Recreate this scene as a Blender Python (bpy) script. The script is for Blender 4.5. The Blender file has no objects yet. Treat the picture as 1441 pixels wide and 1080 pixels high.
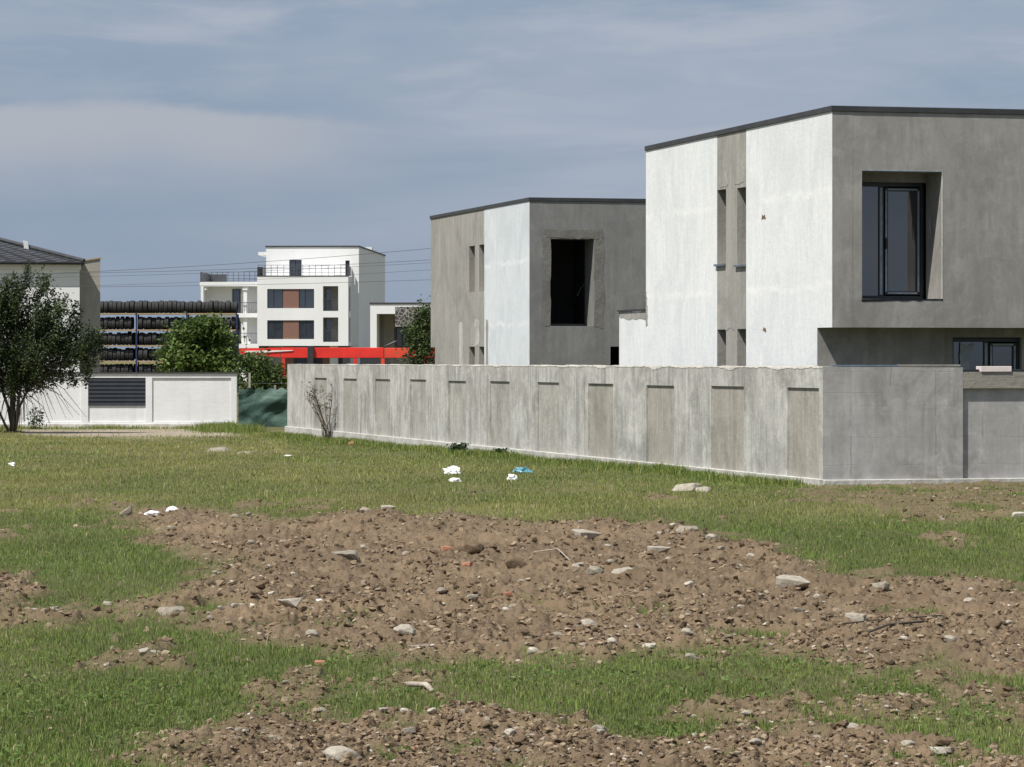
import bpy, bmesh, math, random
import numpy as np
from mathutils import Vector, Matrix, noise as mn

S = bpy.context.scene
COL = S.collection
RNG = np.random.default_rng(7)
R = random.Random(11)
# camera model measured from the photograph (focal length in photo pixels, horizon row, eye height)
F, CX, HY, CH = 4700.0, 720.5, 507.0, 2.0

def W(px, py, d):
    return Vector(((px-CX)/F*d, d, CH-(py-HY)/F*d))
def G(px, py):
    d = F*CH/(py-HY)
    return (px-CX)/F*d, d

# ------------------------------------------------------------------ helpers
def tag(o, label=None, cat=None, group=None, kind=None):
    if label: o['label'] = label
    if cat: o['category'] = cat
    if group: o['group'] = group
    if kind: o['kind'] = kind
    return o

def thing(name, loc, rz, label, cat, group=None):
    o = bpy.data.objects.new(name, None)
    o.empty_display_size = .3
    COL.objects.link(o)
    o.location = loc; o.rotation_euler = (0, 0, rz)
    return tag(o, label, cat, group)

def link(name, me, m, parent=None):
    o = bpy.data.objects.new(name, me)
    COL.objects.link(o)
    if m is not None and len(me.materials) == 0: me.materials.append(m)
    if parent is not None: o.parent = parent
    return o

class MB:
    """collects faces into one mesh"""
    def __init__(s): s.v = []; s.f = []
    def quad(s, a, b, c, d):
        i = len(s.v); s.v += [tuple(a), tuple(b), tuple(c), tuple(d)]; s.f.append((i, i+1, i+2, i+3))
    def poly(s, pts):
        i = len(s.v); s.v += [tuple(p) for p in pts]; s.f.append(tuple(range(i, i+len(pts))))
    def box(s, x0, x1, y0, y1, z0, z1):
        i = len(s.v)
        s.v += [(x0,y0,z0),(x1,y0,z0),(x1,y1,z0),(x0,y1,z0),(x0,y0,z1),(x1,y0,z1),(x1,y1,z1),(x0,y1,z1)]
        s.f += [tuple(i+k for k in q) for q in ((3,2,1,0),(4,5,6,7),(0,1,5,4),(1,2,6,5),(2,3,7,6),(3,0,4,7))]
        return s
    def prism(s, base, top):
        n = len(base); i = len(s.v)
        s.v += [tuple(p) for p in base]+[tuple(p) for p in top]
        s.f.append(tuple(i+k for k in reversed(range(n)))); s.f.append(tuple(i+n+k for k in range(n)))
        for k in range(n):
            j = (k+1) % n
            s.f.append((i+k, i+j, i+n+j, i+n+k))
        return s
    def tube(s, pts, rad, n=6):
        pts = [Vector(p) for p in pts]
        if not hasattr(rad, '__len__'): rad = [rad]*len(pts)
        i0 = len(s.v)
        for k, p in enumerate(pts):
            t = (pts[min(k+1, len(pts)-1)]-pts[max(k-1, 0)])
            if t.length < 1e-9: t = Vector((0, 0, 1))
            t.normalize()
            a = t.cross(Vector((0, 0, 1)) if abs(t.z) < .9 else Vector((1, 0, 0))).normalized(); b = t.cross(a)
            for q in range(n):
                an = 2*math.pi*q/n
                s.v.append(tuple(p+(a*math.cos(an)+b*math.sin(an))*rad[k]))
        for k in range(len(pts)-1):
            for q in range(n):
                r = (q+1) % n
                s.f.append((i0+k*n+q, i0+k*n+r, i0+(k+1)*n+r, i0+(k+1)*n+q))
        s.f.append(tuple(i0+q for q in reversed(range(n))))
        s.f.append(tuple(i0+(len(pts)-1)*n+q for q in range(n)))
        return s
    def mesh(s, name, smooth=False, bevel=0):
        me = bpy.data.meshes.new(name)
        me.from_pydata(s.v, [], s.f)
        bm = bmesh.new(); bm.from_mesh(me)
        bmesh.ops.remove_doubles(bm, verts=bm.verts, dist=1e-5)
        bmesh.ops.recalc_face_normals(bm, faces=bm.faces)
        if bevel:
            bmesh.ops.bevel(bm, geom=[e for e in bm.edges if len(e.link_faces) == 2 and e.calc_face_angle(0) > .5], offset=bevel, segments=1, affect='EDGES')
        bm.to_mesh(me); bm.free()
        if smooth: me.polygons.foreach_set('use_smooth', [True]*len(me.polygons))
        return me
    def build(s, name, m, parent=None, smooth=False, bevel=0):
        return link(name, s.mesh(name, smooth, bevel), m, parent)

def box(name, m, parent, x0, x1, y0, y1, z0, z1, bevel=0):
    return MB().box(x0, x1, y0, y1, z0, z1).build(name, m, parent, bevel=bevel)

def panel(name, m, parent, P, U, N, u0, u1, z0, z1, holes=(), thick=.3, rough_top=0, step=None):
    """wall slab with rectangular openings: face at P+U*u+Z*z, outward normal N"""
    P, U, N = Vector(P), Vector(U), Vector(N)
    us = sorted({u0, u1, *[h[0] for h in holes], *[h[1] for h in holes]}); us = [u for u in us if u0 <= u <= u1]
    zs = sorted({z0, z1, *[h[2] for h in holes], *[h[3] for h in holes]}); zs = [z for z in zs if z0 <= z <= z1]
    if step:
        ex = []
        for a, b in zip(us, us[1:]):
            n = max(1, int((b-a)/step)); ex += [a+(b-a)*k/n for k in range(1, n)]
        us = sorted(set(us) | set(ex))
    def solid(i, j):
        if i < 0 or j < 0 or i >= len(us)-1 or j >= len(zs)-1: return False
        cu, cz = (us[i]+us[i+1])/2, (zs[j]+zs[j+1])/2
        return not any(h[0] < cu < h[1] and h[2] < cz < h[3] for h in holes)
    top = {}
    rr = random.Random(len(name)*31+int(abs(u1)*10))
    def pt(u, z, back):
        dz = 0
        if rough_top and z == zs[-1]:
            if u not in top: top[u] = rr.uniform(-rough_top, rough_top)
            dz = top[u]
        return P+U*u+Vector((0, 0, z+dz))-N*(thick if back else 0)
    mb = MB()
    for i in range(len(us)-1):
        for j in range(len(zs)-1):
            if not solid(i, j): continue
            a, b, c, d = us[i], us[i+1], zs[j], zs[j+1]
            mb.quad(pt(a,c,0), pt(b,c,0), pt(b,d,0), pt(a,d,0))
            mb.quad(pt(b,c,1), pt(a,c,1), pt(a,d,1), pt(b,d,1))
            if not solid(i-1, j): mb.quad(pt(a,c,1), pt(a,c,0), pt(a,d,0), pt(a,d,1))
            if not solid(i+1, j): mb.quad(pt(b,c,0), pt(b,c,1), pt(b,d,1), pt(b,d,0))
            if not solid(i, j-1): mb.quad(pt(a,c,1), pt(b,c,1), pt(b,c,0), pt(a,c,0))
            if not solid(i, j+1): mb.quad(pt(a,d,0), pt(b,d,0), pt(b,d,1), pt(a,d,1))
    return mb.build(name, m, parent)

# ------------------------------------------------------------------ materials
class NT:
    def __init__(s, name):
        s.m = bpy.data.materials.new(name); s.m.use_nodes = True
        s.t = s.m.node_tree; s.n = s.t.nodes
        s.bsdf = next(n for n in s.n if n.type == 'BSDF_PRINCIPLED')
    def new(s, typ, **kw):
        n = s.n.new(typ)
        for k, v in kw.items(): setattr(n, k, v)
        return n
    def set(s, sock, v):
        if isinstance(v, bpy.types.NodeSocket): s.t.links.new(v, sock)
        else: sock.default_value = v
    def coord(s, which='Object', scale=(1, 1, 1), loc=(0, 0, 0)):
        tc = s.new('ShaderNodeTexCoord'); mp = s.new('ShaderNodeMapping')
        mp.inputs['Scale'].default_value = scale; mp.inputs['Location'].default_value = loc
        s.t.links.new(tc.outputs[which], mp.inputs['Vector']); return mp.outputs[0]
    def noise(s, vec, scale=1, detail=4, rough=.55, dist=0):
        n = s.new('ShaderNodeTexNoise')
        s.set(n.inputs['Vector'], vec); n.inputs['Scale'].default_value = scale
        n.inputs['Detail'].default_value = detail; n.inputs['Roughness'].default_value = rough; n.inputs['Distortion'].default_value = dist
        return n.outputs['Fac']
    def rng(s, v, a, b, c=0., d=1., smooth=False):
        n = s.new('ShaderNodeMapRange')
        if smooth: n.interpolation_type = 'SMOOTHSTEP'
        s.set(n.inputs['Value'], v)
        for k, x in zip(('From Min', 'From Max', 'To Min', 'To Max'), (a, b, c, d)): n.inputs[k].default_value = x
        return n.outputs[0]
    def math(s, op, a, b=0.):
        n = s.new('ShaderNodeMath', operation=op); s.set(n.inputs[0], a); s.set(n.inputs[1], b); return n.outputs[0]
    def mix(s, f, a, b, blend='MIX'):
        n = s.new('ShaderNodeMix', data_type='RGBA', blend_type=blend)
        s.set(n.inputs[0], f)
        for k, v in ((6, a), (7, b)): s.set(n.inputs[k], (*v, 1) if isinstance(v, tuple) and len(v) == 3 else v)
        return n.outputs[2]
    def bump(s, h, strength=.3, dist=.02, normal=None):
        n = s.new('ShaderNodeBump'); s.set(n.inputs['Height'], h)
        n.inputs['Strength'].default_value = strength; n.inputs['Distance'].default_value = dist
        if normal is not None: s.set(n.inputs['Normal'], normal)
        return n.outputs[0]
    def done(s, col, rough=.8, normal=None, **kw):
        s.set(s.bsdf.inputs['Base Color'], (*col, 1) if isinstance(col, tuple) and len(col) == 3 else col)
        s.set(s.bsdf.inputs['Roughness'], rough)
        if normal is not None: s.set(s.bsdf.inputs['Normal'], normal)
        for k, v in kw.items(): s.set(s.bsdf.inputs[k.replace('_', ' ')], v)
        return s.m

def plaster(name, c1, c2, c3, streak=(5, 5, .35), blot=.5, blot_amt=.5, bands=(), band_col=None, bump=.25, lo=.35, hi=.7, form=False, fine=.12, rough=.9, drip=0., mottle=.0):
    """plaster / concrete: vertical streaks c1-c2, blotches towards c3, wavy trowel bands, dark drips, formwork seams"""
    k = NT(name)
    st = k.noise(k.coord(scale=streak), 1, 7, .66, 1.2)
    st2 = k.noise(k.coord(scale=(streak[0]*2.3, streak[1]*2.3, streak[2]*4), loc=(9, 4, 2)), 1, 5, .6, .8)
    stm = k.math('ADD', k.math('MULTIPLY', st, .6), k.math('MULTIPLY', st2, .4))
    col = k.mix(k.rng(stm, lo, hi), c1, c2)
    bl = k.noise(k.coord(scale=(1, 1, .8), loc=(3, 7, 1)), blot, 8, .66, .9)
    col = k.mix(k.math('MULTIPLY', k.rng(bl, .42, .66, smooth=True), blot_amt), col, c3)
    if mottle:
        mo = k.noise(k.coord(loc=(11, 3, 6)), 2.6, 7, .7, 1.)
        col = k.mix(k.rng(mo, .5, .72, 0, mottle), col, tuple(min(1, x*1.28) for x in c2))
        mo2 = k.noise(k.coord(loc=(1, 13, 9)), 1.7, 7, .7, .6)
        col = k.mix(k.rng(mo2, .52, .74, 0, mottle), col, tuple(x*.66 for x in c1))
    if drip:
        dr = k.noise(k.coord(scale=(4.5, 4.5, .22), loc=(2, 5, 8)), 1, 6, .7, .5)
        pt = k.noise(k.coord(loc=(7, 2, 3)), .9, 5, .6)
        f = k.math('MULTIPLY', k.rng(dr, .46, .68), k.rng(pt, .40, .58))
        col = k.mix(k.math('MULTIPLY', f, drip), col, tuple(x*.42 for x in c1))
        ht = k.noise(k.coord(scale=(9, 9, .5), loc=(5, 5, 1)), 1, 6, .7, .8)
        f = k.math('MULTIPLY', k.rng(ht, .55, .7), k.rng(pt, .56, .42))
        col = k.mix(k.math('MULTIPLY', f, drip*.8), col, tuple(min(1, x*1.35) for x in c2))
    fn = k.noise(k.coord(scale=(1, 1, 1)), 14, 6, .7)
    col = k.mix(k.rng(fn, .3, .7, 0, fine), col, tuple(x*.45 for x in c1))
    if bands:
        sep = k.new('ShaderNodeSeparateXYZ'); k.t.links.new(k.coord(), sep.inputs[0])
        wob = k.noise(k.coord(scale=(1.6, 1.6, .4)), 1, 6, .7)
        z = k.math('ADD', sep.outputs[2], k.math('MULTIPLY', wob, .55))
        patch = k.rng(k.noise(k.coord(scale=(1.1, 1.1, 2)), 1, 3), .38, .62)
        for b in bands:
            d = k.math('ABSOLUTE', k.math('SUBTRACT', z, b+.27))
            f = k.math('MULTIPLY', k.rng(d, .015, .10, 1, 0), patch)
            col = k.mix(k.math('MULTIPLY', f, .7), col, band_col)
    h = k.math('ADD', k.noise(k.coord(), 9, 8, .65), k.math('MULTIPLY', st, .5))
    if form:
        sp = k.new('ShaderNodeSeparateXYZ'); k.t.links.new(k.coord(), sp.inputs[0])
        wob = k.math('MULTIPLY', k.noise(k.coord(), 2.5, 4), .06)
        for ax, sc, mloc, amt in ((0, 1.7, (5, 2, 2), .4), (2, 2.6, (1, 8, 4), .16)):
            v = k.new('ShaderNodeTexVoronoi', voronoi_dimensions='1D', feature='DISTANCE_TO_EDGE'); v.inputs['Scale'].default_value = sc
            w_ = k.math('ADD', sp.outputs[ax], wob); k.set(v.inputs['W'], w_)
            ln = k.math('MULTIPLY', k.rng(v.outputs['Distance'], .008, .03, 1, 0), k.rng(k.noise(k.coord(loc=mloc), 1.5, 5, .65), .47, .60))
            vc = k.new('ShaderNodeTexVoronoi', voronoi_dimensions='1D'); vc.inputs['Scale'].default_value = sc*1.3; k.set(vc.inputs['W'], w_)
            tone = k.new('ShaderNodeSeparateColor'); k.t.links.new(vc.outputs['Color'], tone.inputs[0])
            col = k.mix(k.math('MULTIPLY', tone.outputs[0], .30 if ax == 0 else .14), col, c3)
            col = k.mix(k.math('MULTIPLY', ln, amt), col, tuple(x*.35 for x in c1))
            h = k.math('SUBTRACT', h, k.math('MULTIPLY', ln, .4))
    return k.done(col, rough, k.bump(h, bump, .03), Specular_IOR_Level=.25)

def simple(name, c, rough=.6, var=.15, scale=4, bump=0., metal=0., spec=.5):
    k = NT(name)
    n = k.noise(k.coord(), scale, 5, .6)
    col = k.mix(k.rng(n, .3, .7), tuple(x*(1-var) for x in c), tuple(min(1, x*(1+var)) for x in c))
    return k.done(col, rough, k.bump(n, bump, .02) if bump else None, Metallic=metal, Specular_IOR_Level=spec)

def attr_mat(name, rough=.8, trans=0., bump=0., scale=40, spec=.2):
    k = NT(name)
    a = k.new('ShaderNodeAttribute', attribute_name='col')
    nrm = None
    if bump:
        nrm = k.bump(k.noise(k.coord(), scale, 4, .65), bump, .02)
    m = k.done(a.outputs['Color'], rough, nrm, Specular_IOR_Level=spec)
    if trans:
        tr = k.new('ShaderNodeBsdfTranslucent'); mx = k.new('ShaderNodeMixShader')
        k.t.links.new(a.outputs['Color'], tr.inputs['Color'])
        mx.inputs[0].default_value = trans
        out = next(n for n in k.n if n.type == 'OUTPUT_MATERIAL')
        k.t.links.new(k.bsdf.outputs[0], mx.inputs[1]); k.t.links.new(tr.outputs[0], mx.inputs[2]); k.t.links.new(mx.outputs[0], out.inputs['Surface'])
    return m

M = {}
M['white'] = plaster('white_render', (.70, .725, .735), (.84, .85, .85), (.64, .67, .685), (5, 5, .7), .8, .6, bands=(3.3, 4.95), band_col=(.88, .885, .875), bump=.25, lo=.36, hi=.62, fine=.05)
M['white2'] = plaster('bluish_white_render', (.60, .645, .68), (.72, .755, .78), (.53, .57, .60), (5, 5, .7), .8, .6, bands=(3.0, 4.7), band_col=(.80, .82, .83), bump=.25, lo=.36, hi=.62, fine=.06)
M['greyfront'] = plaster('grey_plaster', (.275, .266, .246), (.365, .355, .332), (.225, .219, .204), (3, 3, .5), .55, .8, bump=.1, lo=.36, hi=.64, mottle=.42, drip=.22)
M['greyside'] = plaster('light_grey_plaster', (.29, .28, .255), (.42, .405, .375), (.25, .24, .22), (6, 6, .3), .7, .65, bump=.3, lo=.36, hi=.64, mottle=.25)
M['greyfront2'] = plaster('dark_grey_plaster', (.20, .20, .194), (.26, .26, .252), (.168, .168, .163), (3, 3, .45), .5, .75, bump=.1, lo=.36, hi=.64, mottle=.36, drip=.2)
M['surround'] = plaster('trowelled_plaster', (.17, .165, .152), (.235, .225, .205), (.135, .13, .12), (5, 5, 2), 2.5, .6, bump=.5, mottle=.3)
M['conc'] = plaster('weathered_concrete', (.37, .365, .34), (.60, .592, .565), (.265, .258, .235), (4.5, 4.5, .8), 1.0, .7, bump=.4, lo=.31, hi=.68, drip=.75, mottle=.5)
M['concpanel'] = plaster('brown_stained_concrete', (.295, .28, .243), (.46, .44, .39), (.225, .212, .182), (7, 7, .6), 1.1, .65, bump=.4, lo=.32, hi=.68, drip=.35, mottle=.3)
M['concpanel2'] = plaster('grey_stained_concrete', (.33, .32, .29), (.50, .485, .45), (.24, .23, .205), (6, 6, .6), 1.1, .65, bump=.4, lo=.32, hi=.68, drip=.5, mottle=.35)
M['concend'] = plaster('formwork_concrete', (.37, .365, .355), (.51, .505, .495), (.27, .262, .245), (3, 3, .6), 1.1, .85, bump=.12, form=True, lo=.36, hi=.64, mottle=.5, drip=.35)
M['plinth'] = plaster('pale_plinth_concrete', (.47, .46, .43), (.60, .59, .56), (.33, .32, .29), (3, 3, 3), 1.5, .7, bump=.6, mottle=.3)
M['mortar'] = plaster('pale_rough_mortar', (.44, .42, .37), (.58, .555, .50), (.30, .285, .25), (6, 6, 6), 2, .7, bump=.9, mottle=.3)
M['beam'] = plaster('brown_board_marked_concrete', (.25, .235, .205), (.36, .34, .30), (.18, .17, .15), (.8, .8, 14), 1.5, .5, bump=.5, mottle=.2)
M['inside'] = plaster('shade_darkened_interior_concrete', (.11, .105, .1), (.15, .145, .14), (.08, .08, .075), (2, 2, 1), 1, .5)  # bare concrete, its colour darkened to stand for the shade indoors
M['fencewhite'] = plaster('white_painted_masonry', (.72, .73, .74), (.82, .82, .82), (.64, .64, .63), (1, 1, 5), .5, .5, bump=.15, fine=.05, drip=.18)
M['fencebase'] = plaster('dirt_splashed_white', (.58, .56, .52), (.76, .75, .73), (.40, .36, .30), (3, 3, 1.5), 2.2, .75, bump=.3, mottle=.3)
M['wallwhite'] = plaster('clean_white_facade', (.775, .78, .785), (.825, .83, .83), (.72, .725, .73), (1, 1, .2), .2, .4, bump=.05, fine=.03)
M['fin'] = plaster('tan_render', (.33, .31, .275), (.40, .38, .34), (.28, .26, .23), (3, 3, .6), .6, .5)
M['dark'] = simple('anthracite_metal', (.035, .036, .04), .45, .2)
M['coping'] = simple('dark_roof_flashing', (.04, .041, .043), .5, .3, 2)
M['frame'] = simple('anthracite_window_frame', (.022, .026, .034), .4, .2)
M['film'] = simple('pale_blue_protective_film', (.26, .31, .35), .45, .3, 9)
M['rail'] = simple('dark_grey_railing', (.06, .065, .075), .5)
M['red'] = simple('red_paint', (.72, .035, .025), .45, .18, 1)
M['orange'] = simple('orange_red_paint', (.70, .06, .03), .5, .2, 1)
M['blue'] = simple('blue_rack_steel', (.02, .03, .095), .5)
M['tan'] = simple('tan_rack_beam', (.36, .27, .15), .6, .2)
M['rubber'] = simple('tyre_rubber', (.03, .03, .031), .8, .35, 6, .2)
M['bark'] = simple('bark', (.075, .06, .048), .95, .4, 20, .6)
M['twig'] = simple('dry_twig', (.15, .12, .095), .95, .3, 20)
M['leaf'] = attr_mat('leaves', .55, .3)
M['grass'] = attr_mat('grass_blades', .6, .3)
M['clod'] = attr_mat('soil_clods', .95, 0, .6, 60, .1)
M['bag'] = simple('white_plastic', (.82, .82, .80), .4, .06, 6)
M['bluebag'] = simple('blue_plastic', (.12, .33, .42), .4, .25, 8)
M['foam'] = simple('pinkish_foam', (.74, .65, .63), .8, .1)
M['steel'] = simple('bluish_steel', (.16, .20, .25), .4, .3, 3, 0, .3)
M['wire'] = simple('wire_black', (.05, .05, .055), .6)
M['stick'] = simple('weathered_wood', (.40, .345, .28), .9, .3, 12, .4)

def glass(name, c, ior=1.9):
    k = NT(name)
    n = k.noise(k.coord(), 1.2, 3)
    return k.done(k.mix(k.rng(n, .4, .6), c, tuple(x*1.6 for x in c)), .04, k.bump(k.noise(k.coord(), .8, 2), .03, .02), IOR=ior, Specular_IOR_Level=.5)
M['glass'] = glass('window_glass', (.016, .019, .024), 2.25)
M['darkglass'] = glass('dark_window_glass', (.018, .022, .027), 1.6)
k = NT('brick_cladding')
br = k.new('ShaderNodeTexBrick'); sp = k.new('ShaderNodeSeparateXYZ'); cb = k.new('ShaderNodeCombineXYZ')
k.t.links.new(k.coord(), sp.inputs[0]); k.t.links.new(sp.outputs[0], cb.inputs[0]); k.t.links.new(sp.outputs[2], cb.inputs[1]); k.t.links.new(cb.outputs[0], br.inputs['Vector'])
br.inputs['Scale'].default_value = 4; br.inputs['Color1'].default_value = (.22, .10, .072, 1); br.inputs['Color2'].default_value = (.165, .078, .058, 1); br.inputs['Mortar'].default_value = (.30, .22, .18, 1)
M['brick'] = k.done(br.outputs['Color'], .85)
k = NT('roof_tiles')
tc = k.coord()
M['tiles'] = k.done(k.mix(k.rng(k.noise(tc, 3, 4), .3, .7), (.035, .037, .042), (.06, .062, .068)), .5, k.bump(k.noise(tc, 20, 3), .2, .02))
k = NT('green_net')
nz = k.noise(k.coord(scale=(.8, .8, 1.6)), 1.3, 5, .6, 1.5)
M['net'] = k.done(k.mix(k.rng(nz, .42, .68), (.022, .062, .05), (.115, .19, .15)), .7, k.bump(k.noise(k.coord(), 5, 4), .5, .05))
k = NT('lattice_screen')
w1 = k.new('ShaderNodeTexVoronoi', feature='DISTANCE_TO_EDGE'); k.set(w1.inputs['Vector'], k.coord(scale=(2.4, 1, 2.4))); w1.inputs['Scale'].default_value = 1.4
M['lattice'] = k.done(k.mix(k.rng(w1.outputs[0], .05, .09), (.30, .285, .27), (.05, .047, .046)), .7)

# stones
def stone_mat(name, c1, c2):
    k = NT(name)
    n = k.noise(k.coord(), 5, 7, .7, .4)
    col = k.mix(k.rng(n, .35, .65), c1, c2)
    f = k.noise(k.coord(), 30, 4, .6)
    return k.done(k.mix(k.rng(f, .55, .75, 0, .5), col, tuple(x*.5 for x in c1)), .95, k.bump(n, .6, .03), Specular_IOR_Level=.15)
M['st_pale'] = stone_mat('pale_rubble', (.30, .265, .215), (.46, .42, .35))
M['st_grey'] = stone_mat('grey_rubble', (.22, .195, .152), (.36, .325, .262))
M['st_brick'] = stone_mat('brick_fragment', (.36, .16, .10), (.48, .25, .17))
M['st_rust'] = stone_mat('rusty_brown', (.16, .10, .07), (.25, .17, .12))
M['st_white'] = stone_mat('whitish_stone', (.42, .385, .32), (.56, .52, .45))
M['st_clod'] = stone_mat('dry_soil_lump', (.12, .085, .055), (.19, .138, .092))

# ------------------------------------------------------------------ numpy noise
def _h(ix, iy, seed):
    n = (ix.astype(np.int64)*374761393 + iy.astype(np.int64)*668265263 + seed*974711) & 0x7fffffff
    n = ((n ^ (n >> 13))*1274126177) & 0x7fffffff
    return ((n ^ (n >> 16)) & 0xffff)/65535.0
def vn(x, y, seed=0):
    ix, iy = np.floor(x), np.floor(y); fx, fy = x-ix, y-iy
    fx = fx*fx*(3-2*fx); fy = fy*fy*(3-2*fy)
    a, b, c, d = _h(ix, iy, seed), _h(ix+1, iy, seed), _h(ix, iy+1, seed), _h(ix+1, iy+1, seed)
    return (a*(1-fx)+b*fx)*(1-fy)+(c*(1-fx)+d*fx)*fy
def fbm(x, y, seed=0, o=4, g=.55):
    t, a, s = 0, 1, 0
    for i in range(o):
        t = t+a*vn(x*2**i, y*2**i, seed+i*17); s += a; a *= g
    return t/s
def inside(px, py, poly):
    r = np.zeros(px.shape, bool); n = len(poly)
    for i in range(n):
        x0, y0 = poly[i]; x1, y1 = poly[i-1]
        if y0 == y1: continue
        c = ((y0 > py) != (y1 > py)) & (px < (x1-x0)*(py-y0)/(y1-y0)+x0)
        r ^= c
    return r
def edge_dist(px, py, poly):
    d = np.full(px.shape, 1e9)
    for i in range(len(poly)):
        x0, y0 = poly[i]; x1, y1 = poly[i-1]
        vx, vy = x1-x0, (y1-y0)*2.2
        t = np.clip(((px-x0)*vx+(py-y0)*2.2*vy)/(vx*vx+vy*vy+1e-9), 0, 1)
        d = np.minimum(d, np.hypot(px-x0-t*vx, (py-y0)*2.2-t*vy))
    return d
def sd(px, py, poly, soft):
    d = edge_dist(px, py, poly); i = inside(px, py, poly)
    v = np.clip(np.where(i, d, -d)/soft*.5+.5, 0, 1)
    return v*v*(3-2*v)
def ell(px, py, cx, cy, rx, ry):
    r = np.hypot((px-cx)/rx, (py-cy)/ry)
    return np.clip((1.35-r)/.7, 0, 1)

# the plot as surveyed from the photograph: bare soil, thin grass, path (outlines in plan, written in photo pixels on flat ground)
SOIL = [(160,728),(200,716),(250,712),(330,724),(430,740),(515,722),(600,738),(680,736),(760,746),(850,741),(930,739),(1000,755),(1090,772),(1140,798),(1190,815),(1300,815),(1460,832),(1470,950),(1380,962),(1300,944),(1220,955),(1130,941),(1050,930),(900,928),(800,940),(700,936),(600,930),(480,926),(420,915),(330,896),(280,880),(220,874),(130,880),(-40,888),(-40,868),(60,864),(150,852),(225,840),(290,812),(330,805),(240,785),(215,768),(195,745)]
SOIL2 = [(-40,808),(22,812),(42,832),(30,850),(-40,856)]
SOIL3 = [(180,1062),(250,1034),(370,1004),(430,1012),(470,962),(560,956),(610,968),(650,990),(710,1012),(800,1020),(900,1036),(1010,1026),(1470,1052),(1470,1160),(260,1160),(200,1076)]
THIN = [(880,938),(1050,934),(1470,952),(1470,1052),(1010,1030),(940,1000)]
BROWN = [(1085,694),(1160,681),(1480,676),(1480,726),(1340,737),(1250,722),(1170,708)]
PATH = [(30,604),(345,602),(360,607),(340,613),(200,617),(90,615),(30,612)]

def masks(X, Y):
    """soil, dry, path amounts at plan position"""
    Yc = np.maximum(Y, 3.0)
    px = CX+F*X/Yc; py = HY+F*CH/Yc
    k = np.maximum(py-HY, 1)/300.
    wx = (fbm(X*1.3, Y*.55, 3, 4)-.5)*60*k+(fbm(X*5, Y*2.2, 9, 3)-.5)*60*k
    wy = (fbm(X*1.1+40, Y*.5, 5, 4)-.5)*22*k+(fbm(X*5+9, Y*2, 19, 3)-.5)*26*k
    qx, qy = px+wx, py+wy
    s = np.maximum(sd(qx, qy, SOIL, 34), sd(qx, qy, SOIL2, 26))
    s = np.maximum(s, sd(qx, qy, SOIL3, 60)*np.clip((fbm(X*3.2, Y*1.5, 23, 4)-.30)/.16, .35, 1))
    n2 = fbm(X*2.2, Y*.9, 21, 4)
    s = np.maximum(s, sd(qx, qy, THIN, 26)*np.clip((n2-.38)/.22, 0, 1)*.85)
    s = np.maximum(s, sd(qx, qy, BROWN, 12)*np.clip((fbm(X*1.6, Y*1.3, 33, 4)-.33)/.25, 0, .72))
    for e in ((460,880,95,11),(300,860,40,8),(772,862,45,9),(900,862,60,6),(1068,898,60,10),(1262,872,50,8),(1090,955,115,34),(950,960,70,25),(1345,1025,115,24),(1420,962,60,13),(1180,985,40,14),(560,1000,90,16),(505,965,35,8),(860,965,130,30),(1090,1025,50,14)):
        s = s*(1-.92*ell(qx, qy, *e)*np.clip((n2-.22)/.12, 0, 1))
    # small bare spots in the grass
    sp = fbm(X*1.5+7, Y*.45+3, 51, 4)
    spots = np.clip((sp-.67)/.06, 0, 1)*.7*(py > 700)
    s = np.maximum(s, spots)
    for e in ((350,708,22,8),(118,707,14,5),(1330,757,34,6)):
        s = np.maximum(s, .85*ell(qx, qy, *e))
    p = sd(px+wx*.3, py+wy*.3, PATH, 8)
    lush = np.clip((py-700)/60, 0, 1)
    dry = np.clip(.68-.62*lush+(fbm(X*.5, Y*.25, 61, 4)-.5)*1.5, 0, 1)
    wallgap = np.clip((py-(612+(px-404)*.0928)-8)/26, 0, 1)   # greener strip along the concrete wall
    dry = dry*np.where(px > 404, .25+.75*wallgap, 1)
    return s, np.where(py < 600, .8, dry), p, px, py

def ground_z(X, Y, full=False):
    s, dry, p, px, py = masks(X, Y)
    near = np.clip((110-Y)/20, 0, 1)*np.clip((Y-8)/5, 0, 1)
    z = (fbm(X*.35, Y*.22, 71, 3)-.5)*.10*near
    lump = fbm(X*1.2, Y*.7, 81, 4)
    clod = fbm(X*6, Y*5, 91, 4)
    z = z+np.clip((s-.2)/.8, 0, 1)**1.3*near*((lump-.35)*.20+(clod-.4)*.085+np.abs(fbm(X*2.6, Y*1.8, 95, 3)-.5)*.15+(fbm(X*17, Y*9, 97, 3)-.5)*.11+.10*ell(px, py, 545, 742, 130, 16)+.07*ell(px, py, 930, 752, 170, 14)+.06*ell(px, py, 690, 800, 140, 14))
    z = z-.02*p
    return (z, s, dry, p) if full else z

# ------------------------------------------------------------------ ground sheet
ys = np.concatenate([np.linspace(HY+78, HY+625, 600)])
dfine = (F*CH/(ys-HY))[::-1]
drow = np.concatenate([[-400, -120, -40, -10, 0, 4, 8, 11, 13.5], dfine[dfine > 14.5], np.geomspace(124, 6000, 26)])
sfine = np.linspace(-.19, .19, 900)
scol = np.concatenate([[-8, -4, -2, -1.2, -.8, -.55, -.4, -.3, -.235], sfine, [.235, .3, .4, .55, .8, 1.2, 2, 4, 8]])
D, Sx = np.meshgrid(drow, scol, indexing='ij')
GX = Sx*np.maximum(np.abs(D), 9); GY = D
GZ, gs, gdry, gp = ground_z(GX, GY, True)
nr, nc = D.shape
me = bpy.data.meshes.new('ground')
me.vertices.add(nr*nc)
me.vertices.foreach_set('co', np.stack([GX, GY, GZ], -1).ravel())
idx = np.arange(nr*nc).reshape(nr, nc)
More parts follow.
